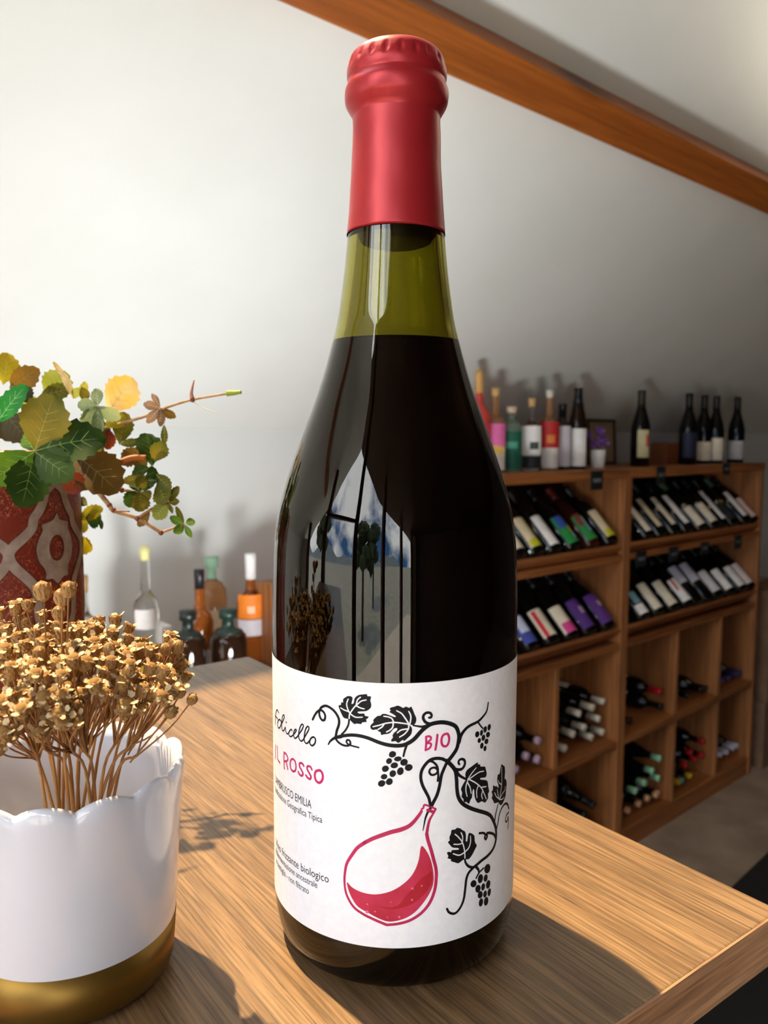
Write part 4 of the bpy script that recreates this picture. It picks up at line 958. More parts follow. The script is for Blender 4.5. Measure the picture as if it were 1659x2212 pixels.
# ================================================================== WINE SHELVES ALONG THE WALL
PF = 1.75; PB = PF + 0.40
Z_TOP, Z_T0 = 1.637, 1.599
Z_MID, Z_BASE = 0.506, 0.095
TIERS = [(1.335, 1.262), (0.990, 0.895)]       # (lip top, rail bottom) of the two sloping tiers
INC = radians(45)
AX = DP * cos(INC) + DZ * sin(INC)             # direction of a bottle lying on a tier
NRM = DZ * cos(INC) - DP * sin(INC)
SHADEBED = plain('shade_black_board', srgb(20, 15, 12), 0.7)  # near-black colour paints in the shade behind the tier bottles
def shelf_unit(s0, s1, divs, label):
    t = 0.026
    u = empty('wine_shelf', Matrix.Translation(sp((s0 + s1) / 2, PF + 0.2, 0)))
    tag(u, label, 'shelf', 'oak wine shelf units')
    u.matrix_world = Matrix.Translation(sp((s0 + s1) / 2, PF + 0.2, 0)); o0 = sp((s0 + s1) / 2, PF + 0.2, 0)
    def B(name, a0, a1, p0, p1, z0, z1, m, bv=0.002):
        o = obj(name, [sp(q.x, q.y, q.z) - o0 for q in box_v(a0, a1, p0, p1, z0, z1)], BOXF, m, u); bev(o, bv, 1); return o
    B('upright', s0, s0 + t, PF, PB, 0, Z_T0, SHELFW); B('upright', s1 - t, s1, PF, PB, 0, Z_T0, SHELFW)
    B('top_board', s0, s1, PF - 0.004, PB, Z_T0, Z_TOP, SHELFH)
    a0, a1 = s0 + t, s1 - t
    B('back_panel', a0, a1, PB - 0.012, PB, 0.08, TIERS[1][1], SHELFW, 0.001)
    B('shade_back_panel', a0, a1, PB - 0.012, PB, TIERS[1][1], Z_T0, SHADEBED, 0.001)  # upper part of the back, split off to carry the painted shade
    B('plinth', a0, a1, PF + 0.006, PF + 0.03, 0, Z_BASE - 0.02, SHELFH)
    B('bottom_board', a0, a1, PF + 0.004, PB - 0.012, Z_BASE - 0.02, Z_BASE, SHELFH)
    B('middle_board', a0, a1, PF + 0.002, PB - 0.012, Z_MID - 0.03, Z_MID, SHELFH)
    for zl, zr in TIERS:
        B('tier_board', a0, a1, PF + 0.002, PB - 0.012, zr, zr + 0.026, SHELFH)
        # inclined bed and the lip that stops the bottles
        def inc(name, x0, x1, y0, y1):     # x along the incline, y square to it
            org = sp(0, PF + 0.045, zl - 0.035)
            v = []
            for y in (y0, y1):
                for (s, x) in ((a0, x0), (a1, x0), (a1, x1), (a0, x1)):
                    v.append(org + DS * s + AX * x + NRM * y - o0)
            bev(obj(name, v, BOXF, SHADEBED if name == 'sloping_bed' else SHELFH, u), 0.0015, 1)
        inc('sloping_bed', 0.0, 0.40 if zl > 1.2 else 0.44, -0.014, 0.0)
        inc('lip', -0.018, 0.0, -0.014, 0.048)
    for d in divs:
        B('divider', d - 0.012, d + 0.012, PF + 0.004, PB - 0.012, Z_MID, TIERS[1][1], SHELFW)
        B('divider', d - 0.012, d + 0.012, PF + 0.004, PB - 0.012, Z_BASE, Z_MID - 0.03, SHELFW)
    return u
SD0, SD1, SD2 = 1.62, 2.885, 4.152
shelf_unit(SD0, SD1, [2.04, 2.44], 'oak wine shelf unit directly behind the large bottle')
shelf_unit(SD1 + 0.002, SD2, [3.345, 3.763], 'oak wine shelf unit furthest right, beside the cardboard boxes')

# ---------------------------------------------------------------- small bottles
def bprof(kind, h, r):
    if kind == 'burgundy': P = [(0, .002), (.86, 0), (1, .012), (1, .42), (.98, .50), (.84, .60), (.60, .70), (.42, .78), (.385, .86), (.38, .955), (.40, .96), (.40, 1.0), (0, 1.0)]
    elif kind == 'bordeaux': P = [(0, .002), (.88, 0), (1, .012), (1, .60), (.96, .645), (.80, .69), (.52, .735), (.41, .77), (.38, .80), (.38, .955), (.40, .96), (.40, 1.0), (0, 1.0)]
    elif kind == 'spirit': P = [(0, .002), (.9, 0), (1, .012), (1, .52), (.97, .57), (.80, .625), (.50, .66), (.38, .69), (.34, .74), (.34, .93), (.36, .94), (.36, 1.0), (0, 1.0)]
    elif kind == 'flute': P = [(0, .002), (.9, 0), (1, .012), (1, .48), (.95, .56), (.80, .66), (.60, .77), (.45, .87), (.40, .955), (.41, .96), (.41, 1.0), (0, 1.0)]
    else: P = [(0, .002), (.9, 0), (1, .02), (1, .62), (.95, .70), (.70, .76), (.36, .79), (.30, .82), (.30, .9), (.46, .905), (.46, 1.0), (0, 1.0)]
    return [(a * r, z * h) for a, z in P]
BM = {}
def bmesh_for(kind, h, r, cut=None, grow=0.0):
    key = (kind, round(h, 3), round(r, 4), cut, grow)
    if key in BM: return BM[key]
    P = bprof(kind, h, r)
    if cut:
        lo, hi = cut; Q = []
        def rad(z):
            for (r0, z0), (r1, z1) in zip(P[1:], P[2:]):
                if z0 <= z <= z1 and z1 > z0: return r0 + (r1 - r0) * (z - z0) / (z1 - z0)
            return P[-2][0]
        zs = sorted({lo * h, hi * h} | {z for _, z in P if lo * h < z < hi * h})
        Q = [(0, zs[0])] + [(rad(z) + grow, z) for z in zs] + [(0, zs[-1] + grow)]
        P = Q
    me = bpy.data.meshes.new(kind); v, f = lathe(P, 20); me.from_pydata([tuple(q) for q in v], [], f)
    for p in me.polygons: p.use_smooth = True
    BM[key] = me; return me
def with_mat(me, m):
    key = (me.name, m.name)
    if key not in BM: c = me.copy(); c.materials.clear(); c.materials.append(m); BM[key] = c
    return BM[key]
def mk(name, me, m, parent):
    o = bpy.data.objects.new(name, with_mat(me, m)); COL.objects.link(o); o.parent = parent; return o
def col(r, g, b, rough=0.6): return plain('c_%d_%d_%d_%d' % (r, g, b, rough * 100), srgb(r, g, b), rough)
DARKG = plain('dark_bottle_glass', (0.0035, 0.0045, 0.0035), 0.06, (0.0025, 0.003, 0.0025))
BROWNG = plain('brown_bottle_glass', (0.020, 0.008, 0.004), 0.06, (0.014, 0.006, 0.003))
REDG = plain('red_bottle_glass', (0.035, 0.006, 0.004), 0.06)
def tinted(name, c, tr=0.85):
    return plain(name, c, 0.03, c, trans=tr, ior=1.35)
CLEARG = tinted('clear_bottle_glass', (0.93, 0.95, 0.94), 1.0)
AMBERG = tinted('amber_spirit', (0.42, 0.12, 0.02), 0.6)
ROSEG = tinted('rose_spirit', (0.85, 0.12, 0.10), 0.6)
PINKG = tinted('pale_amber_spirit', (0.62, 0.32, 0.14), 0.7)
YELG = tinted('yellow_liqueur', (0.90, 0.62, 0.08), 0.5)
GREENG = tinted('green_tinted_glass', (0.45, 0.60, 0.48), 0.8)
def label_patch(parent, r, z0, z1, width, m, turn=0.0, name='label', grow=0.0006):
    """paper patch round the -Y side of a bottle; width in radians"""
    n = 8; vs, fs = [], []
    for i in range(n + 1):
        a = -pi / 2 + turn + width * (i / n - .5)
        for z in (z0, z1): vs.append(Vector(((r + grow) * cos(a), (r + grow) * sin(a), z)))
    for i in range(n): fs.append((2 * i, 2 * i + 2, 2 * i + 3, 2 * i + 1))
    return obj(name, vs, fs, m, parent, True)
def small_bottle(mw, kind, h, r, glass, cap, caplo, patches, label, cat='wine bottle', group=None, name='wine_bottle', extra=()):
    e = empty(name, mw); tag(e, label, cat, group)
    mk('glass', bmesh_for(kind, h, r), glass, e)
    if cap: mk('capsule', bmesh_for(kind, h, r, (caplo, 1.0), 0.0006), cap, e)
    for cut, m, nm in extra: mk(nm, bmesh_for(kind, h, r, cut, 0.0004), m, e)
    for (z0, z1, w, m, turn, nm) in patches: label_patch(e, r, z0 * h, z1 * h, w, m, turn, nm, 0.0006 if nm == 'label' else 0.0011)
    return e
def frame(X, Z, origin):
    X = X.normalized(); Z = Z.normalized(); Y = Z.cross(X)
    return Matrix(((X.x, Y.x, Z.x, origin.x), (X.y, Y.y, Z.y, origin.y), (X.z, Y.z, Z.z, origin.z), (0, 0, 0, 1)))
CREAM, WHITE, BEIGE = col(240, 229, 204), col(248, 245, 240), col(228, 212, 176)
ORD = ['first', 'second', 'third', 'fourth', 'fifth', 'sixth', 'seventh', 'eighth', 'ninth', 'tenth', 'eleventh', 'twelfth']
# ---------------------------------------------------------------- bottles lying on the sloping tiers
def tier_bottle(px, tier, r, kind, glass, cap, patches, label, lift=0.0, h=0.30):
    zl = TIERS[tier][0]
    s, _ = on_p(px, 1170 if tier == 0 else 1350, PF + 0.06)
    lo_, hi_ = (SD0 + .027, SD1 - .027) if s < SD1 else (SD1 + .029, SD2 - .027)
    s = min(max(s, lo_ + r), hi_ - r)
    org = sp(s, PF + 0.045, zl - 0.035) + NRM * (r + 0.0005) + AX * (0.002 + lift)
    return small_bottle(frame(DS, AX, org), kind, h + .01, r, glass, cap, 0.80, patches, label, group='bottles on the sloping tiers')
BLK = col(14, 14, 16, .4)
def lbl(m, z0=.08, z1=.44, w=1.5, turn=0.0): return (z0, z1, min(w * 1.3, 2.2), m, turn, 'label')
def band(m, z0, z1, w=1.5, turn=0.0): return (z0, z1, w, m, turn, 'label_band')
YEL, BLUE, GRN, BRN, SKY = col(206, 204, 30), col(44, 86, 170), col(26, 140, 62), col(128, 64, 52), col(150, 196, 222)
UL_ = 'on the upper tier behind the large bottle'
UR_ = 'on the upper tier of the far right shelf'
LL_ = 'on the lower tier behind the large bottle'
LR_ = 'on the lower tier of the far right shelf'
def yb(turn): return [lbl(BEIGE, .07, .50, 1.15, turn), band(YEL, .07, .17, 1.15, turn), band(YEL, .17, .48, .28, turn + .42)]
tier_bottle(1137, 0, .0425, 'bordeaux', DARKG, BLK, yb(-.1), 'beige and yellow labelled bottle close beside the large bottle, upper tier')
tier_bottle(1175, 0, .0425, 'bordeaux', DARKG, BLK, [lbl(WHITE, .06, .50, 1.2)], 'dark bottle with plain white label ' + UL_)
tier_bottle(1217, 0, .0425, 'burgundy', DARKG, BLK, [lbl(GRN, .05, .46, 1.5), band(BLUE, .28, .46, 1.3, -.1), band(YEL, .20, .30, .4, .2), band(SKY, .12, .20, .5, .3)], 'bottle with blue and green picture label ' + UL_)
tier_bottle(1258, 0, .0425, 'burgundy', REDG, col(90, 24, 20, .4), [lbl(GRN, .06, .44, 1.4), band(BRN, .28, .46, .7, -.35), band(SKY, .18, .40, .7, .3), band(YEL, .34, .42, .3, .3)], 'reddish bottle with brown, sky-blue and green label ' + UL_)
tier_bottle(1297, 0, .0425, 'bordeaux', DARKG, BLK, yb(-.05), 'beige and yellow labelled bottle beside the shelf divider, upper tier')
tier_bottle(1098, 0, .0425, 'bordeaux', DARKG, BLK, [lbl(CREAM, .07, .45, 1.2)], 'cream-labelled bottle half hidden by the large bottle, upper tier')
row = [(1379, CREAM, .07, .52, 1.0), (1407, BEIGE, .12, .62, .9), (1437, CREAM, .12, .62, .85), (1465, WHITE, .11, .64, 1.0), (1494, CREAM, .06, .40, 1.6), (1522, CREAM, .08, .44, 1.5), (1542, WHITE, .10, .66, .85), (1564, col(22, 26, 30), .08, .40, 1.4), (1590, WHITE, .10, .60, 1.05), (1617, col(226, 196, 186), .06, .46, 1.2)]
for i, (x, m, z0, z1, w) in enumerate(row):
    pt = [lbl(m, z0, z1, w)]
    nm = 'narrow-labelled' if w < 1.2 else 'broad-labelled'
    if i == 9: pt.append(band(col(214, 130, 120), .16, .32, .6, .2))
    if i == 7: pt.append(band(col(190, 150, 50), .40, .44, .8)); nm = 'black-labelled'
    tier_bottle(x, 0, .0405, 'bordeaux' if i % 3 else 'burgundy', DARKG, BLK if i % 4 else col(60, 90, 60, .4), pt, nm + ' bottle, ' + ORD[i] + ' from the divider, upper tier of far right shelf')
tier_bottle(1127, 1, .0425, 'burgundy', DARKG, BLK, [lbl(col(60, 76, 160), .06, .40, 1.5), band(col(206, 216, 240), .20, .42, 1.0, -.2)], 'bottle with blue and pale label ' + LL_)
tier_bottle(1171, 1, .0425, 'burgundy', DARKG, BLK, [lbl(CREAM, .08, .46, 1.7), band(col(214, 40, 60), .08, .44, .4, -.66)], 'bottle with cream label and red stripe ' + LL_)
tier_bottle(1213, 1, .0425, 'burgundy', DARKG, BLK, [lbl(CREAM, .06, .44, 1.7), band(col(222, 70, 150), .06, .20, 1.7)], 'bottle with cream and pink label ' + LL_)
tier_bottle(1252, 1, .0425, 'burgundy', DARKG, BLK, [lbl(col(84, 40, 128), .06, .48, 1.8), band(col(190, 160, 200), .26, .36, .7, .1)], 'purple-labelled bottle next to the pink and cream one, lower tier')
tier_bottle(1292, 1, .0425, 'burgundy', DARKG, BLK, [lbl(col(84, 40, 128), .06, .50, 1.8), band(col(190, 160, 200), .30, .38, .6, .1)], 'purple-labelled bottle beside the shelf divider, lower tier')
row = [(1370, WHITE, .05, .20, 1.5, col(120, 170, 186)), (1402, CREAM, .07, .50, 1.5, None), (1434, CREAM, .07, .48, 1.6, None), (1464, WHITE, .07, .46, 1.6, 'red'), (1484, col(206, 204, 214), .36, .66, 1.7, None), (1508, col(206, 204, 214), .34, .68, 1.7, None), (1530, col(222, 216, 220), .10, .48, 1.8, None), (1555, WHITE, .08, .46, 1.6, None), (1580, WHITE, .08, .46, 1.4, None), (1605, col(224, 210, 204), .08, .48, 1.5, None)]
for i, (x, m, z0, z1, w, ex) in enumerate(row):
    pt = [lbl(m, z0, z1, w)]; nm = 'white-labelled'
    if ex == 'red': pt.append(band(col(206, 84, 70), .26, .46, .3, -.6)); nm = 'white-and-red-labelled'
    elif ex: pt.append((.22, .40, 1.4, ex, 0, 'label_band')); nm = 'teal-and-white-labelled'
    if i in (4, 5): nm = 'high-labelled'
    tier_bottle(x, 1, .0405, 'burgundy', DARKG, BLK, pt, nm + ' bottle, ' + ORD[i] + ' from the divider, lower tier of far right shelf')

# ---------------------------------------------------------------- bottles lying in the cubbies, necks to the front
def cubby(pts, z_floor, r, cap, caplo, label, group, p_off=0.045, kind='bordeaux', glass=DARKG, lim=None, same=True):
    done = []
    for i, (px, py) in enumerate(pts):
        s, z = on_p(px, py, PF + p_off)
        z = max(z, z_floor + r + 0.001)
        if lim: s = min(max(s, lim[0] + r), lim[1] - r)
        for _ in range(30):
            hit = [q for q in done if (q[0] - s) ** 2 + (q[1] - z) ** 2 < (2 * r) ** 2]
            if not hit: break
            q = hit[0]; d = Vector((s - q[0], z - q[1])); d = d.normalized() if d.length > 1e-5 else Vector((0, 1))
            s, z = q[0] + d.x * (2 * r + .0005), max(q[1] + d.y * (2 * r + .0005), z_floor + r + .001)
            if lim: s = min(max(s, lim[0] + r), lim[1] - r)
        done.append((s, z))
    order = sorted(range(len(done)), key=lambda k: done[k][0])
    for i, (s, z) in enumerate(done):
        Z = (-DP + DZ * random.uniform(-.012, .004)).normalized()
        mw = frame(-DS, Z, sp(s, PF + p_off + 0.30, z))
        lb = label[i] if not same else label.replace(' bottle', ' bottle, ' + ORD[order.index(i)] + ' from the left,', 1)
        small_bottle(mw, kind, 0.30, r, glass, cap, caplo, [(.1, .45, 1.6, CREAM, 0, 'label')], lb, group=group)
Q5 = lambda pts: [(1060 + x / 5.184, 1440 + y / 5.184) for x, y in pts]
Q6 = lambda pts: [(1300 + x / 4.608, 1400 + y / 4.608) for x, y in pts]
SILV, PINKC, MINT, COPP = col(214, 206, 186, .35), col(196, 166, 186, .35), col(158, 214, 170, .5), col(208, 160, 120, .4)
cubby(Q5([(1135, 885), (1355, 795), (835, 1020), (920, 770), (1075, 705), (1220, 665), (1000, 530), (1165, 485), (1355, 550)]), Z_MID, .036, SILV, .80, 'silver-capped bottle stacked in the cubby left of the divider', 'silver-capped bottles', lim=(2.452, 2.859))
cubby(Q5([(290, 1285), (535, 1210), (715, 1130), (410, 1010), (590, 940)]), Z_MID, .036, PINKC, .93, 'lilac-capped bottle in the cubby beside the large bottle', 'lilac-ended bottles', lim=(2.052, 2.428))
cubby(Q6([(285, 780), (655, 640), (590, 465)]), Z_MID, .037, BLK, .80, ['black-capped bottle lying alone beside the shelf divider in the upper cubby', 'black-capped bottle lying under the red-capped one in the upper cubby', 'red-capped bottle lying on top in the upper cubby'], 'upper cubby bottles', lim=(2.911, 3.333), same=False)
cubby(Q6([(860, 520), (1000, 470), (1080, 440)]), Z_MID, .036, BLK, .80, 'black bottle in the dark upper cubby, middle of the far shelf', 'black bottles in the middle cubby', lim=(3.357, 3.751))
cubby(Q6([(1210, 350), (1275, 320), (1350, 290), (1425, 260), (1490, 240)]), Z_MID, .035, col(60, 52, 96, .35), .80, 'dark blue-capped bottle in the far right upper cubby', 'blue-capped bottles', lim=(3.775, 4.126))
cubby(Q6([(270, 1730), (380, 1670), (550, 1575), (660, 1525), (470, 1500)]), Z_BASE, .036, COPP, .93, 'copper-capped bottle under the mint-capped ones, bottom cubby', 'copper-ended bottles', lim=(2.911, 3.333))
cubby(Q6([(340, 1500), (605, 1370), (435, 1345), (535, 1255), (655, 1165)]), Z_BASE + 0.075, .037, MINT, .86, 'mint-green-capped bottle in the bottom cubby right of the divider', 'mint-capped bottles', lim=(2.911, 3.333), kind='burgundy')
cubby(Q6([(775, 1425), (885, 1370), (810, 1340)]), Z_BASE, .034, col(206, 168, 30, .5), .90, ['yellow-capped bottle, nearer of two, at the bottom of the middle cubby', 'yellow-capped bottle, further of two, at the bottom of the middle cubby', 'teal-capped bottle resting on the yellow-capped ones'], 'yellow-capped bottles', lim=(3.357, 3.751), same=False)
cubby(Q6([(1095, 1255), (840, 1230), (955, 1170), (1065, 1095), (900, 1045)]), Z_BASE + 0.07, .035, col(176, 20, 24, .45), .90, 'red-capped bottle in the bottom middle cubby of the far shelf', 'red-capped bottles', lim=(3.357, 3.751))
cubby(Q6([(1185, 1205), (1240, 1150), (1310, 1110), (1380, 1065), (1450, 1030)]), Z_BASE + 0.02, .0345, col(206, 204, 222, .35), .80, 'white-capped bottle in the far right bottom cubby', 'white-capped bottles', lim=(3.775, 4.126))
for o in bpy.data.objects:      # give the odd ones their own capsule colour
    if o.get('label') == 'red-capped bottle lying on top in the upper cubby':
        for c in o.children:
            if c.name.startswith('capsule'): c.data = with_mat(bmesh_for('bordeaux', .30, .037, (.80, 1.0), .0006), col(190, 22, 34, .4))
    if o.get('label') == 'teal-capped bottle resting on the yellow-capped ones':
        for c in o.children:
            if c.name.startswith('capsule'): c.data = with_mat(bmesh_for('bordeaux', .30, .034, (.90, 1.0), .0006), col(70, 140, 150, .5))
# big black bottles below the silver-capped cubby
def magnum(px, py, lean, drop, label):
    s_, z_ = on_p(px, py, PF + .03); Z = (-DP + DS * lean - DZ * drop).normalized()
    tip = sp(min(s_, 2.80), PF + .03, z_)
    small_bottle(frame(-DS, Z, tip - Z * .35), 'burgundy', 0.35, .046, DARKG, BLK, .8, [], label, group='black magnums')
magnum(1328, 1696, .42, .18, 'large black bottle with its neck resting against the divider, bottom cubby')
magnum(1318, 1778, .30, .0, 'large black bottle lying lowest beside the divider, bottom cubby')
magnum(1268, 1760, .05, .02, 'large black bottle in the middle of the bottom cubby')
magnum(1225, 1705, .02, .05, 'large black bottle lying highest towards the table edge, bottom cubby')

# ---------------------------------------------------------------- bottles standing on the shelf tops
def stand(px, top_y, p, z, kind, r, glass, cap, caplo, patches, label, cat='bottle', group='bottles standing on the shelf tops', face=0.0, extra=(), name='bottle'):
    s, zt = on_p(px, top_y, p); h = max(zt - z, 0.08); org = sp(s, p, z)
    d = (Vector((0, 0, 0)) - Vector((org.x, org.y, 0))).normalized()        # towards the camera
    d = Matrix.Rotation(face, 3, 'Z') @ d
    X = (-d).cross(DZ) 
    return small_bottle(frame(X, DZ, org), kind, h, r, glass, cap, caplo, patches, label, cat, group, name, extra)
PT = PF + 0.12
WOODC = col(206, 166, 110)
stand(1036, 800, PT, Z_TOP, 'spirit', .040, ROSEG, col(206, 160, 90), .78, [lbl(WHITE, .05, .30, 2.2)], 'tall red spirit bottle with gold neck, half hidden by the large bottle')
stand(1071, 838, PT, Z_TOP, 'spirit', .039, PINKG, WOODC, .90, [lbl(col(232, 226, 214), .03, .58, 2.2), band(col(226, 110, 170), .30, .58, 2.2), band(col(230, 190, 90), .22, .32, 1.8)], 'amber spirit bottle with pink and yellow label')
stand(1106, 878, PT, Z_TOP, 'round', .040, GREENG, col(216, 190, 160), .90, [lbl(col(24, 92, 72), .04, .62, 2.6), band(col(80, 160, 130), .36, .46, 1.2)], 'squat bottle with dark green label and round stopper')
stand(1150, 860, PT, Z_TOP, 'spirit', .038, CLEARG, WOODC, .88, [lbl(WHITE, .22, .62, 2.4), band(col(70, 80, 76), .30, .40, .9, .3), band(col(36, 40, 44), .04, .20, 2.2)], 'clear spirit bottle with white label and cork stopper')
stand(1188, 842, PT, Z_TOP, 'spirit', .040, PINKG, col(220, 214, 200), .90, [lbl(col(228, 220, 212), .03, .28, 2.4), (.28, .60, 2.4, col(190, 40, 40), 0, 'label_band'), band(col(220, 130, 60), .34, .44, .8, .2)], 'spirit bottle with red floral label')
stand(1216, 872, PT + .01, Z_TOP, 'bordeaux', .036, BROWNG, BLK, .80, [lbl(col(222, 216, 224), .05, .66, 2.2)], 'small bottle with lilac-white label and black cap')
stand(1250, 838, PT - .01, Z_TOP, 'flute', .037, BROWNG, BLK, .78, [lbl(WHITE, .04, .50, 2.2)], 'tall dark brown bottle with plain white label beside the purple flowers')
stand(1387, 843, PT, Z_TOP, 'burgundy', .042, DARKG, col(46, 40, 22, .4), .78, [lbl(col(206, 196, 150), .12, .48, 1.0, .35), band(col(190, 40, 56), .26, .42, .3, .75)], 'dark bottle standing alone with cream label and red mark')
stand(1490, 850, PT, Z_TOP, 'burgundy', .042, DARKG, BLK, .78, [lbl(col(30, 34, 60), .1, .45, 1.4, .3)], 'dark bottle without pale label, first of the group of three')
stand(1523, 854, PT + .02, Z_TOP, 'burgundy', .040, DARKG, BLK, .78, [lbl(CREAM, .05, .32, 1.9)], 'dark bottle with low cream label, middle of the group of three')
stand(1549, 856, PT - .01, Z_TOP, 'burgundy', .040, DARKG, BLK, .78, [lbl(CREAM, .05, .38, 1.9)], 'dark bottle with taller cream label, last of the group of three')
stand(1594, 858, PT, Z_TOP, 'burgundy', .041, DARKG, BLK, .78, [lbl(col(206, 204, 206), .05, .33, 1.9)], 'dark bottle with white label, furthest right on the shelf top')
# picture frame leaning at the back, purple flowers in a white cup, brown box
s0f, zf = on_p(1266, 905, PB - 0.02); s1f, _ = on_p(1326, 905, PB - 0.02)
fr = empty('picture_frame', Matrix.Translation(sp((s0f + s1f) / 2, PB - 0.03, Z_TOP))); tag(fr, 'small framed beige picture leaning behind the purple flowers', 'picture frame')
fo = sp((s0f + s1f) / 2, PB - 0.03, Z_TOP); hf_ = zf - Z_TOP; wf = (s1f - s0f) / 2
tilt = lambda s, z, d: DS * s + DZ * z + DP * (z * 0.06 + d)
def fbox(name, a0, a1, z0, z1, d0, d1, m):
    obj(name, [tilt(q.x, q.z, q.y) for q in box_v(a0, a1, d0, d1, z0, z1)], BOXF, m, fr)
FRB = plain('frame_brown', srgb(70, 54, 34), .5)
fbox('side_moulding', -wf, -wf + .012, 0, hf_, -.012, .0, FRB); fbox('side_moulding', wf - .012, wf, 0, hf_, -.012, .0, FRB)
fbox('top_moulding', -wf, wf, hf_ - .012, hf_, -.012, .0, FRB); fbox('bottom_moulding', -wf, wf, 0, .012, -.012, .0, FRB)
fbox('picture', -wf + .01, wf - .01, .01, hf_ - .01, -.004, 0, plain('beige_picture', srgb(176, 152, 110), .6, srgb(150, 128, 96), 8))
s, _ = on_p(1291, 1005, PT - .02)
cu = empty('flower_cup', Matrix.Translation(sp(s, PT - .02, Z_TOP))); tag(cu, 'small white cup standing before the framed picture', 'cup')
obj('body', *lathe([(0, .001), (.024, 0), (.027, .003), (.031, .075), (.0295, .076), (.026, .01), (0, .008)], 28), plain('cup_white', srgb(240, 236, 228), .4), cu, True)
pf = empty('purple_flowers', Matrix.Translation(sp(s, PT - .02, Z_TOP + .008))); tag(pf, 'bunch of purple flowers in the small white cup', 'flowers')
PUR = plain('purple_petal', srgb(112, 60, 150), .7, srgb(150, 100, 180), 60); GST = plain('thin_green_stem', srgb(90, 100, 60), .7)
for k in range(14):
    a = k * 2.4; q = .008 + .004 * (k % 5)
    tip = Vector((q * 1.7 * cos(a), q * 1.7 * sin(a), .085 + .013 * ((k * 7) % 6)))
    obj('stem', *tube([(q * .3 * cos(a), q * .3 * sin(a), 0), tip * .6, tip], .0009, 5), GST, pf, True)
    vs, fs = [], []
    for j in range(12):
        b = j * 2.4; d = Vector((cos(b), sin(b), -.8 + 1.7 * ((j * 5) % 12) / 12)).normalized(); t = d.orthogonal().normalized() * .006; o_ = len(vs)
        vs += [tip, tip + d * .010 + t * 1.1, tip + d * .019, tip + d * .010 - t * 1.1]; fs.append((o_, o_ + 1, o_ + 2, o_ + 3))
    obj('bloom', vs, fs, PUR, pf)
s0b, zb_ = on_p(1432, 957, PT + .05); s1b, _ = on_p(1466, 957, PT + .05)
bx = box_sp('gift_box', s0b, s1b, PT + .03, PT + .11, Z_TOP, zb_, plain('brown_box', srgb(126, 70, 36), .6)); bev(bx, .002); tag(bx, 'small brown wooden box between dark bottles on the shelf top', 'box')
# ---------------------------------------------------------------- chalk tags on the shelf edges
TAGM = plain('slate_tag', (0.010, 0.012, 0.012), .5); CHALK = plain('chalk_writing', srgb(150, 160, 160), .9)
def chalk(px, py, w, h, label):
    s, z = on_p(px, py, PF - .012)
    t = empty('price_tag', Matrix.Translation(sp(s, PF - .012, z))); tag(t, label, 'price tag', 'slate price tags')
    bev(obj('plate', [DS * q.x + DP * q.y + DZ * q.z for q in box_v(-w / 2, w / 2, -.002, .002, -h / 2, h / 2)], BOXF, TAGM, t), .0008, 1)
    obj('clip', [DS * q.x + DP * q.y + DZ * q.z for q in box_v(-.006, .006, .002, .014, h / 2 - .012, h / 2 - .004)], BOXF, TAGM, t)
    vs, fs = [], []
    pts = [Vector((-w * .32 + w * .64 * i / 14, h * (.10 * sin(i * 1.9) + .02 * i / 14), 0)) for i in range(15)]
    for a, b in zip(pts, pts[1:]):
        o_ = len(vs)
        for q in (a, b): vs += [DS * q.x + DZ * (q.y + .003) - DP * .0026, DS * q.x + DZ * (q.y - .003) - DP * .0026]
        fs.append((o_, o_ + 1, o_ + 3, o_ + 2))
    obj('chalk_scribble', vs, fs, CHALK, t)
chalk(1289, 1038, 0.078, 0.072, 'largest black price tag, below the purple flowers')
chalk(1428, 1026, 0.067, 0.074, 'black price tag below the lone dark bottle on the top edge')
chalk(1569, 1013, 0.069, 0.054, 'black price tag furthest right on the top edge')
chalk(1385, 1207, 0.078, 0.066, 'black price tag beside the shelf divider under the upper tier')
chalk(1455, 1197, 0.078, 0.066, 'second black price tag under the upper tier')
chalk(1522, 1184, 0.069, 0.060, 'third black price tag under the upper tier')
chalk(1594, 1170, 0.069, 0.066, 'black price tag furthest right under the upper tier')

# ================================================================== LOW COUNTER WITH SPIRITS ON THE LEFT
ZC = 1.10
lc = empty('low_counter', Matrix.Translation(sp(0.3, 1.93, 0))); tag(lc, 'low oak counter carrying the spirit bottles along the wall', 'counter'); lo0 = sp(0.3, 1.93, 0)
def lbox(name, a0, a1, p0, p1, z0, z1, m): bev(obj(name, [sp(q.x, q.y, q.z) - lo0 for q in box_v(a0, a1, p0, p1, z0, z1)], BOXF, m, lc), .002, 1)
lbox('top_board', -1.0, 1.58, 1.66, 2.19, ZC - .03, ZC, SHELFH); lbox('body', -0.97, 1.55, 1.70, 2.17, .08, ZC - .03, SHELFW); lbox('plinth', -0.94, 1.52, 1.74, 2.15, 0, .08, SHELFW)
G2 = 'spirit bottles on the low counter'
stand(176, 1243, 2.02, ZC, 'spirit', .042, CLEARG, col(176, 140, 96), .86, [lbl(col(236, 236, 224), .30, .62, 2.2), band(col(70, 130, 70), .42, .50, .4)], 'clear bottle with cork and white label right beside the red vase', group=G2)
stand(312, 1180, 1.98, ZC, 'spirit', .034, CLEARG, col(226, 220, 150), .90, [lbl(WHITE, .42, .56, 1.5)], 'tall clear bottle with pale yellow cap and small white label', group=G2, extra=[((.02, .30), YELG, 'yellow_liqueur')])
stand(430, 1230, 1.86, ZC, 'spirit', .036, AMBERG, col(26, 24, 30, .4), .84, [lbl(col(216, 200, 196), .18, .34, 2.0)], 'amber whisky bottle with tall black cap', group=G2)
stand(457, 1203, 2.04, ZC, 'round', .042, PINKG, col(150, 190, 160), .80, [lbl(col(206, 182, 146), .10, .52, 2.4)], 'round-shouldered amber bottle with pale green neck', group=G2)
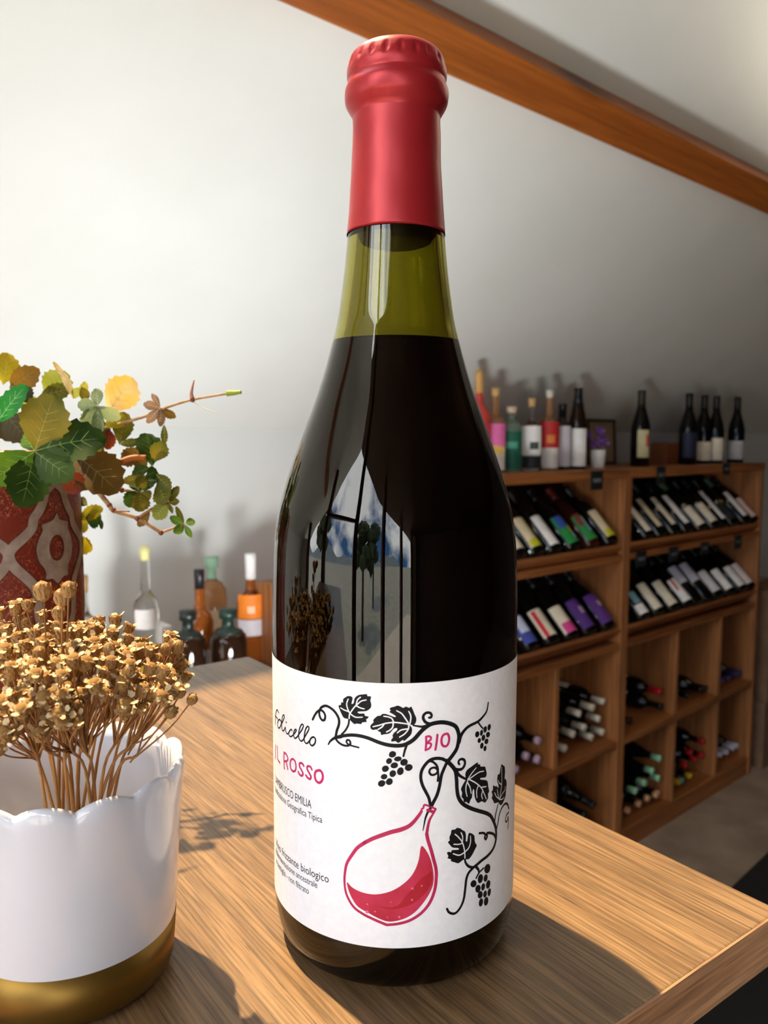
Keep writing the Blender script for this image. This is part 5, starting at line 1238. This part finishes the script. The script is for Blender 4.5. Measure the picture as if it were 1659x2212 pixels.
stand(405, 1319, 1.76, ZC, 'round', .044, BROWNG, col(20, 30, 24, .35), .74, [lbl(col(216, 206, 200), .05, .26, 2.2)], 'dark round bottle with black cap, front left of the amber whisky', group=G2)
stand(492, 1316, 1.76, ZC, 'round', .048, BROWNG, col(24, 46, 38, .35), .74, [lbl(col(190, 200, 214), .05, .22, 1.4)], 'dark round bottle with dark green cap in front of the row', group=G2)
stand(541, 1196, 1.94, ZC, 'spirit', .042, AMBERG, col(238, 236, 232), .78, [lbl(col(206, 200, 206), .30, .44, 2.2), (.45, .66, 2.0, col(238, 130, 30), 0, 'label_band'), band(col(240, 200, 160), .50, .56, .5)], 'amber bottle with long white cap and orange label', group=G2)
sA, zA = on_p(341, 1352, 1.95); sB, _ = on_p(364, 1352, 1.95)
wb = box_sp('spirit_box', sA, sB, 1.93, 1.99, ZC, zA, WHITE); bev(wb, .002); tag(wb, 'white gift carton beside the tall clear bottle', 'box')
sA, zA = on_p(580, 1262, 1.86); sB, _ = on_p(625, 1262, 1.86)
wb = box_sp('wooden_case', sA, sB, 1.80, 1.92, ZC, zA, SHELFW); bev(wb, .002); tag(wb, 'upright wooden wine case touching the left edge of the large bottle', 'wooden case')

# ================================================================== FAR RIGHT FLOOR
CARD = plain('cardboard', srgb(128, 98, 74), .85, srgb(112, 84, 62), 10)
TAPE = plain('packing_tape', srgb(150, 118, 88), .4)
zz = 0.0
for k, (h, dx, lb) in enumerate(((.36, 0.0, 'bottom cardboard box of the stack beyond the far shelf'), (.30, .02, 'middle cardboard box of the stack beyond the far shelf'), (.30, .01, 'top cardboard box of the stack beyond the far shelf'))):
    cb = empty('cardboard_box', Matrix.Translation(sp(4.46 + dx, PF + .18, zz))); tag(cb, lb, 'cardboard box', 'stacked cardboard boxes')
    bev(obj('carton', [DS * q.x + DP * q.y + DZ * q.z for q in box_v(-.21, .21, -.20, .20, 0, h)], BOXF, CARD, cb), .004)
    obj('tape', [DS * q.x + DP * q.y + DZ * q.z for q in box_v(-.212, .212, -.025, .025, h - .06, h + .0008)], BOXF, TAPE, cb)
    zz += h
a = on_z(1659, 1846, 0.0); b = on_z(1572, 1930, 0.0)
sa, pa, sb, pb = to_s(a), to_p(a), to_s(b), to_p(b)
d = (a - b).normalized(); n = Vector((d.y, -d.x, 0))
mv = [b - d * 0.8, a + d * 0.5, a + d * 0.5 + n * 1.5, b - d * 0.8 + n * 1.5]
mat_o = obj('floor_mat', mv + [q + DZ * 0.012 for q in mv], BOXF, plain('black_mat', (0.010, 0.011, 0.012), .8, bump=.4, bscale=80))
b_ = bmesh.new(); b_.from_mesh(mat_o.data); bmesh.ops.recalc_face_normals(b_, faces=b_.faces); b_.to_mesh(mat_o.data); b_.free()
tag(mat_o, 'black floor mat at the right edge beyond the counter', 'mat')

# normals of everything built by hand point outwards
for o in bpy.data.objects:
    if o.type == 'MESH' and o.name.split('.')[0] in ('glass', 'capsule', 'wine', 'body', 'gold_band', 'stopper', 'stem', 'top_board', 'upright', 'lip', 'sloping_bed', 'floor', 'ceiling', 'ceiling_front', 'wall_back', 'wall_front', 'wall_right'):
        b_ = bmesh.new(); b_.from_mesh(o.data); bmesh.ops.recalc_face_normals(b_, faces=b_.faces); b_.to_mesh(o.data); b_.free()
